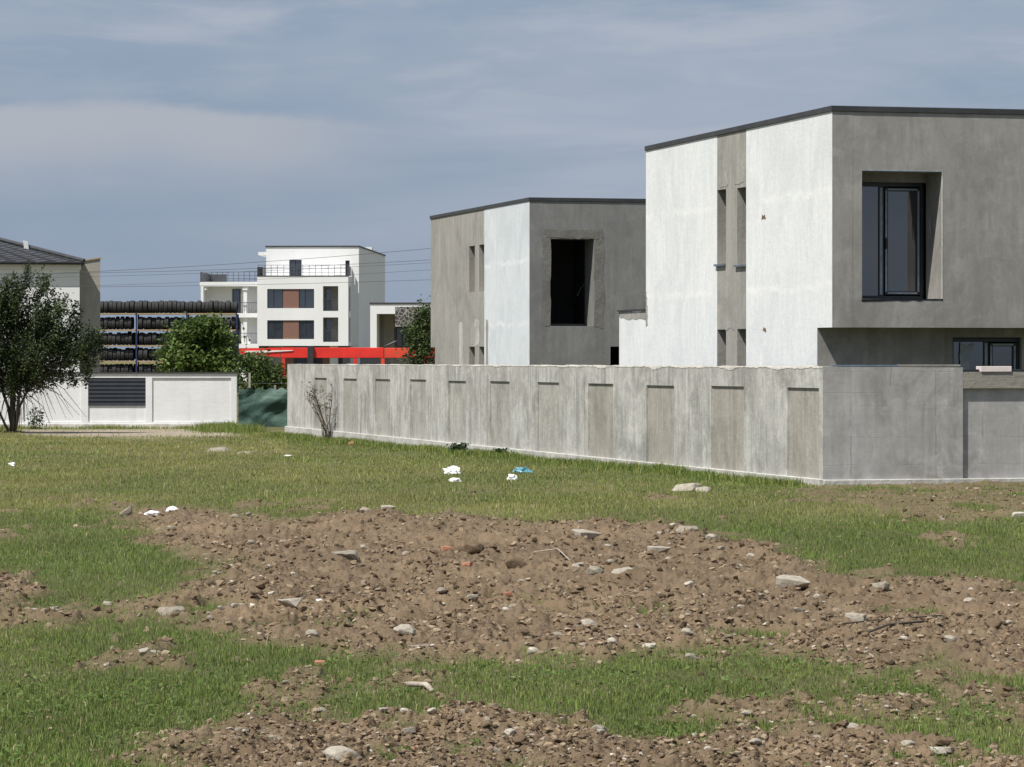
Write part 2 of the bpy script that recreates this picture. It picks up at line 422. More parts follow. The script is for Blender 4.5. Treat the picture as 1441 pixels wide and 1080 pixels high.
quads = np.stack([idx[:-1, :-1], idx[:-1, 1:], idx[1:, 1:], idx[1:, :-1]], -1).reshape(-1, 4)
me.loops.add(quads.size); me.loops.foreach_set('vertex_index', quads.ravel())
me.polygons.add(len(quads)); me.polygons.foreach_set('loop_start', np.arange(0, quads.size, 4))
me.update(calc_edges=True)
at = me.attributes.new('mask', 'FLOAT_COLOR', 'POINT')
at.data.foreach_set('color', np.stack([gs, gdry, gp, np.ones_like(gs)], -1).ravel())
me.polygons.foreach_set('use_smooth', np.ones(len(quads), bool))
k = NT('ground_soil_and_turf')
a = k.new('ShaderNodeAttribute', attribute_name='mask'); sp = k.new('ShaderNodeSeparateColor'); k.t.links.new(a.outputs['Color'], sp.inputs[0])
n1 = k.noise(k.coord(), 2.5, 8, .65); n2 = k.noise(k.coord(), 22, 6, .7); n3 = k.noise(k.coord(), .35, 4)
soil = k.mix(k.rng(n1, .35, .65), (.158, .114, .073), (.25, .188, .124))
soil = k.mix(k.rng(n2, .4, .7, 0, .6), soil, (.105, .076, .049))
soil = k.mix(k.rng(n3, .45, .65, 0, .5), soil, (.275, .197, .125))
turf = k.mix(sp.outputs[1], (.085, .10, .036), (.17, .155, .07))
turf = k.mix(k.rng(n2, .4, .7, 0, .6), turf, (.15, .12, .075))
path = k.mix(k.rng(n1, .35, .65), (.30, .25, .185), (.38, .33, .26))
col = k.mix(sp.outputs[0], turf, soil); col = k.mix(sp.outputs[2], col, path)
gm = k.done(col, .97, k.bump(k.math('ADD', n2, n1), .7, .05), Specular_IOR_Level=.1)
tag(link('ground', me, gm), 'open plot of turf and churned brown soil', 'ground', kind='structure')

# ------------------------------------------------------------------ numpy mesh of triangles with a colour per element
def tri_mesh(name, V, T, C, m, label, cat, kind='stuff', parent=None, flat=False):
    me = bpy.data.meshes.new(name)
    me.vertices.add(len(V)); me.vertices.foreach_set('co', np.ascontiguousarray(V, dtype=np.float32).ravel())
    me.loops.add(T.size); me.loops.foreach_set('vertex_index', np.ascontiguousarray(T, dtype=np.int32).ravel())
    me.polygons.add(len(T)); me.polygons.foreach_set('loop_start', np.arange(0, T.size, 3))
    me.update(calc_edges=True)
    at = me.attributes.new('col', 'FLOAT_COLOR', 'POINT')
    at.data.foreach_set('color', np.concatenate([C, np.ones((len(C), 1))], 1).astype(np.float32).ravel())
    o = link(name, me, m, parent)
    if flat: me.polygons.foreach_set('use_smooth', np.zeros(len(T), bool))
    if label: tag(o, label, cat, kind=kind)
    return o

def blades(X, Y, Z, h, w, col, lean, rng):
    n = len(X)
    az = rng.uniform(0, 2*np.pi, n); la = rng.uniform(0, 2*np.pi, n)
    cx, cy = np.cos(az)*w/2, np.sin(az)*w/2
    lx, ly = np.cos(la)*h*lean, np.sin(la)*h*lean
    b0 = np.stack([X-cx, Y-cy, Z-.01], -1); b1 = np.stack([X+cx, Y+cy, Z-.01], -1)
    m0 = np.stack([X-cx*.8+lx*.3, Y-cy*.8+ly*.3, Z+h*.55], -1); m1 = np.stack([X+cx*.8+lx*.3, Y+cy*.8+ly*.3, Z+h*.55], -1)
    t = np.stack([X+lx, Y+ly, Z+h*(1-.35*lean)], -1)
    V = np.stack([b0, b1, m1, m0, t], 1).reshape(-1, 3)
    i = (np.arange(n)*5)[:, None]
    T = np.concatenate([i+np.array([[0, 1, 2]]), i+np.array([[0, 2, 3]]), i+np.array([[3, 2, 4]])])
    return V, T, np.repeat(col, 5, 0)

NG = 1000000
px = RNG.uniform(-300, 1740, NG); py = HY+np.exp(RNG.uniform(np.log(93), np.log(610), NG))
X = (px-CX)/F*(F*CH/(py-HY)); Y = F*CH/(py-HY)
s, dry, p, _, _ = masks(X, Y)
dens = (1-s)**1.25*(1-.97*p)*(.45+.75*fbm(X*2.4, Y*1.3, 101, 4))
sprout = np.clip((fbm(X*3.1, Y*1.6, 103, 4)-.50)/.16, 0, 1)*.20*(s < .985)+.008
dens = np.maximum(dens, sprout*(p < .5))
onwall = ~((Y > 53.5) & (X > 5.0-.308*(Y-53.7)-.05))
keep = (RNG.uniform(0, 1, NG) < dens) & onwall
X, Y, px, py, s, dry = X[keep], Y[keep], px[keep], py[keep], s[keep], dry[keep]
Z = ground_z(X, Y); n = len(X)
tuft = fbm(X*2.3, Y*1.4, 111, 3)
h = (.022+.060*np.clip(tuft-.15, 0, 1))*np.clip(.45+Y/70, .6, 1)*RNG.uniform(.5, 1.5, n)*(1-.45*s)*np.where(dry > .5, 1.05, 1)
tallm = RNG.uniform(0, 1, n) < .02
h = np.where(tallm, h*2.4, h)
w = np.maximum(.0045, .00014*Y)*RNG.uniform(.6, 1.4, n)
g1 = np.array([.105, .165, .040]); g2 = np.array([.222, .292, .074]); y1 = np.array([.315, .315, .102]); y2 = np.array([.50, .44, .24])
a = RNG.uniform(0, 1, n)[:, None]
col = g1*(1-a)+g2*a
dd = np.clip(dry*.9+RNG.normal(0, .22, n), 0, 1)[:, None]
col = col*(1-dd*.75)+y1*dd*.75
straw = (RNG.uniform(0, 1, n) < .04+.08*dry+.4*tallm*(py < 720))[:, None]
col = np.where(straw, y2*RNG.uniform(.6, 1.1, n)[:, None], col)
col = col*(.75+.5*fbm(X*.8, Y*.5, 121, 3))[:, None]
V, T, C = blades(X, Y, Z, h, w, col, RNG.uniform(.15, .75, n), RNG)
tri_mesh('grass', V, T, C, M['grass'], 'short green and straw coloured grass covering the plot', 'grass')

# broad low leaves (plantain, clover) between the blades
NB = 60000
px = RNG.uniform(-60, 1500, NB); py = RNG.uniform(650, 1110, NB); Y = F*CH/(py-HY); X = (px-CX)/F*Y
s_b = masks(X, Y)[0]; cl_b = fbm(X*2.6+9, Y*1.4, 151, 4)
kp = (RNG.uniform(0, 1, NB) < np.clip((cl_b-.5)/.1, 0, 1)*.55*(1-s_b)**1.5) & ~((Y > 53.4) & (X > 4.9-.308*(Y-53.7)))
X, Y = X[kp], Y[kp]; n = len(X); Z = ground_z(X, Y)
LS = np.maximum(.02, .0005*Y)
nn = RNG.normal(0, .45, (n, 3)); nn[:, 2] = 1; nn /= np.linalg.norm(nn, axis=1)[:, None]
aa = np.cross(nn, RNG.normal(0, 1, (n, 3))); aa /= np.linalg.norm(aa, axis=1)[:, None]; bb = np.cross(nn, aa)
P = np.stack([X, Y, Z+RNG.uniform(.005, .05, n)], -1); sz = (LS*RNG.uniform(.5, 1.3, n))[:, None]
V = np.stack([P-aa*sz, P+bb*sz*.5, P+aa*sz, P-bb*sz*.5], 1).reshape(-1, 3)
i_ = (np.arange(n)*4)[:, None]; T = np.concatenate([i_+np.array([[0, 1, 2]]), i_+np.array([[0, 2, 3]])])
a = RNG.uniform(0, 1, (n, 1)); C = np.array([[.08, .135, .032]])*(1-a)+np.array([[.16, .225, .062]])*a
tri_mesh('low_weeds', V, T, np.repeat(C, 4, 0), M['grass'], 'low broad leaved weeds growing between the grass', 'weeds')

# taller grass fringe along the foot of the walls
def fringe(name, pts, n, hmin, hmax, label, spread=.35, dryp=.25):
    P = np.array(pts); t = RNG.uniform(0, len(pts)-1.001, n); i = t.astype(int); f = (t-i)[:, None]
    q = P[i]*(1-f)+P[i+1]*f
    X = q[:, 0]-np.abs(RNG.normal(0, spread, n)); Y = q[:, 1]-np.abs(RNG.normal(0, spread*1.5, n))
    cl = fbm(X*1.5+5, Y*1.5, 131, 3); kp = RNG.uniform(0, 1, n) < np.clip((cl-.3)*3, .05, 1)
    X, Y, cl = X[kp], Y[kp], cl[kp]; n = len(X)
    a = RNG.uniform(0, 1, n)[:, None]; col = g1*(1-a)+g2*a
    col = np.where(RNG.uniform(0, 1, n)[:, None] < dryp, y1*(.6+.6*a), col)
    V, T, C = blades(X, Y, ground_z(X, Y), RNG.uniform(hmin, hmax, n)*(.5+cl), np.full(n, .013), col, RNG.uniform(.1, .6, n), RNG)
    tri_mesh(name, V, T, C, M['grass'], label, 'grass')
fringe('tall_grass', [(4.7, 53.6), (-6.4, 89.2)], 26000, .05, .17, 'taller green grass growing along the foot of the concrete wall', .3)
fringe('tall_grass', [(-16, 97.7), (-8.2, 97.7)], 5000, .03, .15, 'patchy weeds growing along the foot of the white garden wall', .25, .45)
fringe('tall_grass', [(-8.2, 97.5), (-6.6, 91.5)], 7000, .08, .3, 'long grass in front of the green netting', .6)

# soil clods and pebbles
PHI = (1+5**.5)/2
ICO = np.array([(-1,PHI,0),(1,PHI,0),(-1,-PHI,0),(1,-PHI,0),(0,-1,PHI),(0,1,PHI),(0,-1,-PHI),(0,1,-PHI),(PHI,0,-1),(PHI,0,1),(-PHI,0,-1),(-PHI,0,1)])/1.9
ICF = np.array([(0,11,5),(0,5,1),(0,1,7),(0,7,10),(0,10,11),(1,5,9),(5,11,4),(11,10,2),(10,7,6),(7,1,8),(3,9,4),(3,4,2),(3,2,6),(3,6,8),(3,8,9),(4,9,5),(2,4,11),(6,2,10),(8,6,7),(9,8,1)])
def lumps(name, N, smin, smax, cols, label, power, minsoil, flat=.7):
    px = RNG.uniform(-60, 1500, N); py = RNG.uniform(690, 1110, N)
    Y = F*CH/(py-HY); X = (px-CX)/F*Y
    s = masks(X, Y)[0]
    cl = fbm(X*1.4, Y*.8, 141, 4)
    kp = RNG.uniform(0, 1, N) < np.where(s > minsoil, s, .02)*np.clip((cl-.25)*2.6, .15, 1)
    X, Y = X[kp], Y[kp]; n = len(X)
    sz = smin+(smax-smin)*RNG.uniform(0, 1, n)**power
    sz = np.clip(sz, .00016*Y, .00105*Y)
    v = ICO[None]*RNG.uniform(.45, 1.35, (n, 12, 1))
    ax = RNG.uniform(.7, 1.5, (n, 1, 3)); ax[:, :, 2] *= flat
    an = RNG.uniform(0, 6.28, n); c, sn = np.cos(an)[:, None], np.sin(an)[:, None]
    v = v*ax
    v = np.stack([v[:, :, 0]*c-v[:, :, 1]*sn, v[:, :, 0]*sn+v[:, :, 1]*c, v[:, :, 2]], -1)*sz[:, None, None]
    Z = ground_z(X, Y)
    v += np.stack([X, Y, Z+sz*.2], -1)[:, None, :]
    T = (ICF[None]+(np.arange(n)*12)[:, None, None]).reshape(-1, 3)
    ci = RNG.integers(0, len(cols), n); cc = np.array(cols)[ci]*RNG.uniform(.75, 1.25, n)[:, None]
    tri_mesh(name, v.reshape(-1, 3), T, np.repeat(cc, 12, 0), M['clod'], label, name.split('_')[-1], flat=True)
lumps('soil_clods', 300000, .0032, .040, [(.172,.124,.080),(.215,.158,.104),(.138,.099,.064),(.27,.205,.138),(.105,.076,.050),(.29,.23,.16)], 'loose brown clods covering the churned soil', 12, .35)
lumps('pebbles', 14000, .0035, .024, [(.42,.38,.31),(.33,.29,.23),(.55,.51,.44),(.38,.30,.23),(.28,.24,.19)], 'small pale pebbles and crumbs of rubble scattered over the soil', 7, .35, .6)

# ------------------------------------------------------------------ rubble stones, each its own object
def stone_mesh(seed, kind):
    rr = random.Random(seed); bm = bmesh.new()
    if kind == 'slab':
        pts = [(rr.uniform(-.5, .5), rr.uniform(-.38, .38), rr.choice((0, .26))+rr.uniform(-.04, .05)) for _ in range(22)]
    elif kind == 'brick':
        pts = [(sx*.5*rr.uniform(.75, 1), sy*.33*rr.uniform(.75, 1), z*.42*rr.uniform(.8, 1)) for sx in (-1, 1) for sy in (-1, 1) for z in (0, 1)]+[(rr.uniform(-.4, .4), rr.uniform(-.3, .3), .42)]
    else:
        pts = []
        for _ in range(26):
            v = Vector((rr.gauss(0, 1), rr.gauss(0, 1), rr.gauss(0, 1))).normalized()
            pts.append((v.x*.5*rr.uniform(.8, 1), v.y*.42*rr.uniform(.8, 1), .2+v.z*.27*rr.uniform(.75, 1.1)))
    for p in pts: bm.verts.new(p)
    r = bmesh.ops.convex_hull(bm, input=bm.verts)
    bmesh.ops.delete(bm, geom=[v for v in bm.verts if not v.link_faces], context='VERTS')
    bmesh.ops.bevel(bm, geom=list(bm.edges), offset=.02, segments=1, affect='EDGES')
    bmesh.ops.triangulate(bm, faces=bm.faces)
    bmesh.ops.subdivide_edges(bm, edges=bm.edges, cuts=1, use_grid_fill=True)
    for v in bm.verts:
        n = mn.noise_vector(v.co*6+Vector((seed, 0, 0)))
        v.co += n*.022
    bmesh.ops.recalc_face_normals(bm, faces=bm.faces)
    me = bpy.data.meshes.new('stone'); bm.to_mesh(me); bm.free()
    return me
STM = {(k, i): stone_mesh(100*j+i+3, k) for j, k in enumerate(('slab', 'brick', 'lump')) for i in range(6)}
def stone(px, py, wpx, kind, mat, label=None, name='rubble_stone', tilt=None, rot=None, hs=1., group='rubble lying on the plot', cat='stone'):
    x, y = G(px, py)
    sc = wpx/F*y
    key = (kind, mat)
    i = R.randrange(6)
    me = STM[(kind, i)].copy(); me.materials.append(M[mat])
    o = bpy.data.objects.new(name, me); COL.objects.link(o)
    z = float(ground_z(np.array([x]), np.array([y]))[0])
    o.location = (x, y, z-.03*sc)
    o.scale = (sc, sc*R.uniform(.8, 1.2), sc*hs*R.uniform(.85, 1.15))
    o.rotation_euler = (R.uniform(-.15, .15) if tilt is None else 0, R.uniform(-.12, .12) if tilt is None else tilt, R.uniform(-.5, .5) if rot is None else rot)
    return tag(o, label, cat, group)
ST = [
 (490,797,46,'slab','st_grey','flat grey slab of rubble at the left of the soil, biggest in its row'),
 (1121,841,62,'slab','st_pale','large pale slab with dark broken end on the right of the soil'),
 (238,862,46,'slab','st_grey','grey broken slab tilted beside the left grass edge'),
 (412,862,40,'slab','st_pale','flat pale slab just behind the small grass patch in the soil'),
 (825,890,38,'lump','st_pale','angular pale stone with a sharp top beside the small rounded stone'),
 (879,903,15,'lump','st_white','small rounded cream stone alone on the soil'),
 (714,848,13,'brick','st_brick','bright orange brick fragment in the middle of the soil'),
 (658,814,15,'brick','st_brick','orange brick fragment at the tip of a long brown lump'),
 (629,797,17,'brick','st_brick','dull red brick fragment beside a large brown lump'),
 (665,794,38,'lump','st_clod','large brown lump beside the dull red brick fragment'),
 (725,812,40,'lump','st_clod','long dark brown lump below a bent dry stick'),
 (875,821,32,'slab','st_pale','pale slab with shaded underside near a small grass tuft'),
 (836,818,30,'lump','st_grey','broken grey stone left of the pale slab near the grass tuft'),
 (929,784,40,'slab','st_pale','pale ragged slab in the upper right of the soil'),
 (825,771,44,'slab','st_pale','long low pale slab half sunk in the upper soil'),
 (514,737,24,'lump','st_grey','grey stone at the top edge of the soil heap'),
 (548,733,26,'slab','st_pale','pale slab on the crest of the soil heap beside a grey stone'),
 (441,746,24,'lump','st_clod','brown lump at the back edge of the soil heap'),
 (180,727,26,'slab','st_grey','grey slab leaning upward in the grass beside white litter'),
 (331,733,16,'lump','st_grey','grey stone standing in the grass behind the soil'),
 (570,909,40,'lump','st_pale','pale crumbling stone at the front edge of the soil'),
 (596,919,42,'slab','st_grey','grey slab leaning on the pale crumbling stone'),
 (736,914,22,'lump','st_clod','dark lump at the front edge of the soil near the middle'),
 (861,922,17,'lump','st_white','whitish stone at the grass edge, right of the middle'),
 (1203,896,32,'brick','st_pale','pale oblong stone lying on the right side of the soil'),
 (1271,914,18,'lump','st_white','white broken stone on the right of the soil'),
 (1364,860,26,'lump','st_pale','smooth pale stone half buried at the far right of the soil'),
 (1398,896,34,'lump','st_clod','cluster-like dark lump at the far right of the soil'),
 (1120,876,17,'lump','st_grey','small grey stone in front of the large pale slab'),
 (1043,879,14,'lump','st_white','small white stone left of the middle right grass tuft'),
 (1045,822,12,'brick','st_brick','small red brick fragment left of the large pale slab'),
 (966,762,34,'slab','st_grey','grey slab at the back right edge of the soil'),
 (1001,768,20,'lump','st_pale','pale stone beside the grey slab at the back right edge'),
 (1076,782,28,'lump','st_clod','dark lump at the right shoulder of the soil heap'),
 (1236,842,30,'slab','st_grey','grey broken slab at the right, just in front of the grass'),
 (478,1090,64,'lump','st_pale','big pale boulder cut off by the bottom edge of the picture'),
 (592,1066,28,'brick','st_brick','pinkish brick fragment in the bottom soil'),
 (577,1043,18,'brick','st_pale','pale yellowish chip in the bottom soil'),
 (609,1018,20,'lump','st_white','white stone at the back of the bottom soil'),
 (450,939,17,'brick','st_brick','orange brick fragment between grass and soil on the left'),
 (455,888,18,'lump','st_white','whitish lump at the right end of the small grass patch'),
 (495,626,10,'brick','st_brick','brown brick lying at the foot of the concrete wall'),
 (966,691,40,'slab','st_pale','pale broken slab lying in the grass before the concrete wall'),
 (990,692,24,'slab','st_pale','smaller pale slab right of the broken slab before the wall'),
 (1432,727,26,'slab','st_white','white slab in the thin brown grass at the right edge'),
 (150,848,20,'slab','st_pale','pale flat chip in the left strip of soil'),
 (330,866,14,'lump','st_pale','cream stone right of the grey tilted slab'),
 (1320,880,14,'lump','st_white','whitish stone among grass tufts on the right'),
]
for t in ST:
    stone(*t[:5], label=t[5], name='brick_fragment' if t[4] == 'st_brick' else 'soil_lump' if t[4] == 'st_clod' else 'rubble_stone',
          tilt=-.6 if t[0] == 180 else None, cat='brick' if t[4] == 'st_brick' else 'soil lump' if t[4] == 'st_clod' else 'stone')
cnt = 0
while cnt < 170:
    a, b = R.uniform(-20, 1460), R.uniform(718, 1078)
    x, y = G(a, b)
    if masks(np.array([x]), np.array([y]))[0][0] < .6: continue
    cnt += 1
    t = R.choice(['st_pale', 'st_grey', 'st_grey', 'st_clod', 'st_clod', 'st_pale', 'st_white'])
    lab = {'st_pale': 'small pale stone among many in the churned soil', 'st_grey': 'small grey stone among many in the churned soil', 'st_clod': 'small brown soil lump among many in the churned soil', 'st_white': 'small whitish stone among many in the churned soil'}[t]
    grp = {'st_pale': 'small pale stones', 'st_grey': 'small grey stones', 'st_clod': 'small soil lumps', 'st_white': 'small whitish stones'}[t]
    stone(a, b, R.uniform(7, 20)*(b-HY)/330, R.choice(['lump', 'lump', 'slab']), t, lab, 'soil_lump' if t == 'st_clod' else 'rubble_stone', group=grp, cat='soil lump' if t == 'st_clod' else 'stone')

# sticks
def stick(pts, r, label, m='stick'):
    mb = MB(); P = []
    for a, b, dz in pts:
        x, y = G(a, b); P.append(Vector((x, y, float(ground_z(np.array([x]), np.array([y]))[0])+dz)))
    o = P[0].copy()
    mb.tube([p-o for p in P], [r, r*.9, r*.8, r*.5][:len(P)] if len(P) <= 4 else r)
    ob = mb.build('dry_stick', M[m], None, True); ob.location = o
    tag(ob, label, 'stick', 'dry sticks on the soil')
stick([(752,797,.05), (785,797,.06), (803,810,.03)], 0.0062, 'long bent dry stick lying in the middle of the soil')
stick([(1185,905,.02), (1230,897,.05), (1325,884,.03)], 0.0062, 'dark thin branch lying on the right of the soil', 'bark')
stick([(1195,912,.02), (1250,905,.04), (1300,899,.03)], .01, 'shorter dark branch beside the thin branch on the right', 'bark')
stick([(575,972,.03), (600,977,.03), (608,980,.02)], .02, 'short pale stick in the soil by the bottom grass')

# litter
def crumple(name, px, py, wpx, hpx, m, label, seed):
    rr = random.Random(seed); x, y = G(px, py); w = wpx/F*y; hh = hpx/F*y
    bm = bmesh.new(); bmesh.ops.create_icosphere(bm, subdivisions=3, radius=.5)
    for v in bm.verts:
        n = mn.noise(v.co*3+Vector((seed*3.1, 0, 0))); n2 = mn.noise(v.co*8+Vector((seed*1.7, 5, 0)))
        v.co *= 1+n*.55+n2*.25
        v.co = Vector((v.co.x*w, v.co.y*w*.8, max(v.co.z, -.25)*hh*1.1+.2*hh))
    me = bpy.data.meshes.new(name); bm.to_mesh(me); bm.free()
    o = link(name, me, m); o.location = (x, y, float(ground_z(np.array([x]), np.array([y]))[0])+.01)
    tag(o, label, 'litter', 'litter on the grass')
crumple('plastic_bag', 636, 669, 26, 13, M['bag'], 'largest white crumpled plastic bag in the grass', 1)
crumple('plastic_bag', 641, 680, 18, 7, M['bag'], 'small flat white scrap just in front of the largest white bag', 2)
crumple('plastic_bag', 721, 678, 16, 11, M['bag'], 'white crumpled bag beside the blue bag', 3)
crumple('plastic_bag', 735, 668, 24, 10, M['bluebag'], 'blue crumpled plastic bag in the grass', 4)
crumple('plastic_scrap', 215, 736, 22, 7, M['bag'], 'white plastic scrap beside the leaning grey slab', 5)
crumple('plastic_scrap', 242, 730, 16, 8, M['bag'], 'white scrap right of the plastic beside the leaning slab', 6)
crumple('plastic_scrap', 17, 656, 9, 6, M['bag'], 'tiny white scrap in the grass at the far left', 7)
crumple('plastic_scrap', 449, 859, 8, 6, M['bag'], 'tiny white scrap on the soil above the small grass patch', 8)
crumple('plastic_scrap', 405, 643, 9, 3, M['bag'], 'tiny white scrap in the grass before the far wall corner', 9)

# low gravel heap in the far grass
def heap(px0, px1, py, hpx, label):
    x0, y = G(px0, py); x1, _ = G(px1, py); h = hpx/F*y
    N, K = 28, 10; V = []; Fc = []
    for i in range(N+1):
        for j in range(K+1):
            u, v = i/N*2-1, j/K*2-1
            z = h*max(0, 1-u*u)*max(0, 1-v*v)*(.8+.6*mn.noise(Vector((u*3, v*2, px0))))-.02
            V.append(((x0+x1)/2+u*(x1-x0)/2, y+v*1.3, z))
    for i in range(N):
        for j in range(K):
            q = i*(K+1)+j; Fc.append((q, q+K+1, q+K+2, q+1))
    me = bpy.data.meshes.new('gravel_heap'); me.from_pydata(V, [], Fc)
    me.polygons.foreach_set('use_smooth', [True]*len(Fc))
    tag(link('gravel_heap', me, M['st_grey']), label, 'gravel heap')
heap(284, 336, 636, 9, 'low grey gravel heap in the far grass')
heap(325, 374, 638, 5, 'smaller flat gravel heap right of the grey gravel heap')

# ------------------------------------------------------------------ houses under construction
TH = math.atan2(.2457, .969)
class Fr:
    def __init__(s, px, d, th=TH):
        s.O = Vector(((px-CX)/F*d, d, 0)); s.th = th
        s.r = Vector((math.cos(th), math.sin(th), 0)); s.u = Vector((-math.sin(th), math.cos(th), 0))
    def side(s, px, x=0):            # local y on plane x
        P = s.O+s.r*x; k_ = (px-CX)/F
        return (k_*P.y-P.x)/(s.u.x-k_*s.u.y)
    def front(s, px, y=0):           # local x on plane y
        P = s.O+s.u*y; k_ = (px-CX)/F
        return (k_*P.y-P.x)/(s.r.x-k_*s.r.y)
    def z(s, py, x=0, y=0):
        return CH-(py-HY)/F*(s.O+s.r*x+s.u*y).y
UX, UY = (1, 0, 0), (0, 1, 0)

def jitter_patch(name, parent, pts, y, m, along='x', xoff=0, seed=0, jit=.03, n=8):
    """thin smear of plaster 6 mm proud of a wall, with an uneven outline"""
    rr = random.Random(seed); out = []
    for i in range(len(pts)):
        a, b = Vector(pts[i]), Vector(pts[(i+1) % len(pts)])
        for q in range(n):
            p = a.lerp(b, q/n); out.append(p+Vector((rr.uniform(-jit, jit), rr.uniform(-jit, jit))))
    if along == 'x':
        base = [(p.x, y+.01, p.y) for p in out]; top = [(p.x, y-.006, p.y) for p in out]
    else:
        base = [(xoff+.01, p.x, p.y) for p in out]; top = [(xoff-.006, p.x, p.y) for p in out]
    return MB().prism(base, top).build(name, m, parent)

def window(parent, x0, x1, y, z0, z1, mull, name='window'):
    """two light window: outer frame, fixed pane left, sash right; plane at local y"""
    f = .07
    fr = MB()
    fr.box(x0, x1, y, y+.08, z1-f, z1).box(x0, x1, y, y+.08, z0, z0+f).box(x0, x0+f, y+.002, y+.078, z0+f, z1-f).box(x1-f, x1, y+.002, y+.078, z0+f, z1-f)
    w = fr.build(name, M['frame'], parent, bevel=.004)
    box('mullion', M['frame'], w, mull-.045, mull+.045, y+.004, y+.076, z0+f, z1-f)
    box('mullion_film', M['film'], w, mull-.03, mull+.02, y-.003, y+.003, z0+f+.02, z1-f-.02)
    sx0, sx1 = mull+.06, x1-f-.015; sz0, sz1 = z0+f+.02, z1-f-.02; t = .06
    sa = MB()
    sa.box(sx0, sx1, y-.02, y+.05, sz1-t, sz1).box(sx0, sx1, y-.02, y+.05, sz0, sz0+t).box(sx0, sx0+t, y-.018, y+.048, sz0+t, sz1-t).box(sx1-t, sx1, y-.018, y+.048, sz0+t, sz1-t)
    sa.build('sash', M['frame'], w, bevel=.004)
    fi = MB()
    fi.box(sx0+.006, sx0+.04, y-.024, y-.019, sz0+.05, sz1-.05).box(sx1-.04, sx1-.006, y-.024, y-.019, sz0+.05, sz1-.05)
    fi.box(sx0+.05, sx1-.05, y-.026, y-.021, sz1-.045, sz1-.012).box(sx0+.05, sx1-.05, y-.026, y-.021, sz0+.012, sz0+.045)
    fi.build('sash_film', M['film'], w)
    box('handle', M['dark'], w, sx0+.005, sx0+.035, y-.06, y-.024, (z0+z1)/2-.14, (z0+z1)/2+.06, bevel=.006)
    box('pane', M['glass'], w, x0+f-.01, mull-.04, y+.03, y+.045, z0+f-.01, z1-f+.01)
    box('pane', M['glass'], w, sx0+t-.01, sx1-t+.01, y+.012, y+.027, sz0+t-.01, sz1-t+.01)
    return w

# --- near house
A = Fr(1171, 58.0)
near = thing('house', A.O, TH, 'nearest unfinished two storey house with white side wall and grey overhanging front', 'house')
SB = .78                                    # set-back of the ground floor and depth of the window niche
ZT = 6.42; ZC = A.z(461)                    # parapet, soffit of the overhang
yA, yB, yEnd = A.side(1050), A.side(1009), A.side(909)
s1 = (A.side(1050), A.side(1037)); s2 = (A.side(1021.5), A.side(1009))
zu = (A.z(372, 0, s1[0]), A.z(263, 0, s1[0])); zu2 = (A.z(371, 0, s2[0]), A.z(266, 0, s2[0]))
zl = A.z(463, 0, s1[0])
NL = (-1, 0, 0); NF = (0, -1, 0)
tk = .38
# side wall: white, grey strip with slots, white
panel('white_wall', M['white'], near, (0, 0, 0), UY, NL, SB, yA, 0, ZC, (), tk)
panel('white_wall', M['white'], near, (0, 0, 0), UY, NL, .0, yA, ZC+.0005, ZT-.1, (), tk)
panel('plaster_strip', M['greyside'], near, (.004, 0, 0), UY, NL, yA+.0005, yB-.0005, 0, ZT-.1, [(s1[0]+.001, s1[1], zu[0], zu[1]), (s2[0], s2[1]-.001, zu2[0], zu2[1]), (s1[0]+.001, s1[1], .9, zl), (s2[0], s2[1]-.001, .9, zl)], tk)
panel('white_wall', M['white'], near, (0, 0, 0), UY, NL, yB, yEnd, 0, ZT-.1, (), tk)
for s_, z_ in ((s1, zu), (s2, zu2)):
    box('sill', M['steel'], near, -.05, .2, s_[0]+.01, s_[1]+.06, z_[0]-.04, z_[0]-.002)
for s_ in (s1, s2):
    for z0, z1 in ((zu[0], zu[1]), (.9, zl)):
        box('slot_window', M['darkglass'], near, .30, .34, s_[0]-.02, s_[1]+.02, z0-.02, z1+.02)
# rear terrace wing
yw = A.side(871)
zw = A.z(439, 0, yw)
panel('rear_wing', M['white'], near, (.006, 0, 0), UY, NL, yEnd+.003, yw, 0, zw, (), tk)
box('rear_wing_wall', M['greyfront'], near, .4, 7, yw-.3, yw, 0, zw-.02)
box('rear_wing_slab', M['inside'], near, .4, 7, yEnd+.003, yw-.302, zw-.35, zw-.1)
MB().box(-.03, .42, yEnd+.02, yw+.04, zw+.003, zw+.035).build('rear_wing_coping', M['coping'], near)
jitter_patch('plaster_patch', near, [(yEnd+.02, zw-.22), (yw-.05, zw-.12), (yw-.03, zw-.01), (yEnd+.03, zw-.01)], 0, M['greyside'], 'y', .006, 5, .04)
jitter_patch('plaster_patch', near, [(yEnd-.14, zw-.3), (yEnd-.02, zw-.35), (yEnd-.02, zw+.4), (yEnd-.09, zw+.2)], 0, M['greyside'], 'y', 0, 6, .03)
# front upper wall with deep niche
nx0, nx1 = A.front(1213), A.front(1326); nz0, nz1 = A.z(421, nx0), A.z(240, nx0)
FW = 13.5
panel('front_wall', M['greyfront'], near, (0, 0, 0), UX, NF, tk+.001, FW, ZC, ZT-.1, [(nx0, nx1, nz0, nz1)], SB)
panel('front_wall', M['greyfront'], near, (0, -.003, 0), UX, NF, .002, tk, ZC, ZT-.1, (), .004)
box('corner_bead', M['film'], near, nx0-.01, nx1+.012, -.004, .03, nz1-.006, nz1+.012)
box('corner_bead', M['plinth'], near, nx1-.004, nx1+.010, -.0045, .03, nz0+.01, nz1-.007)
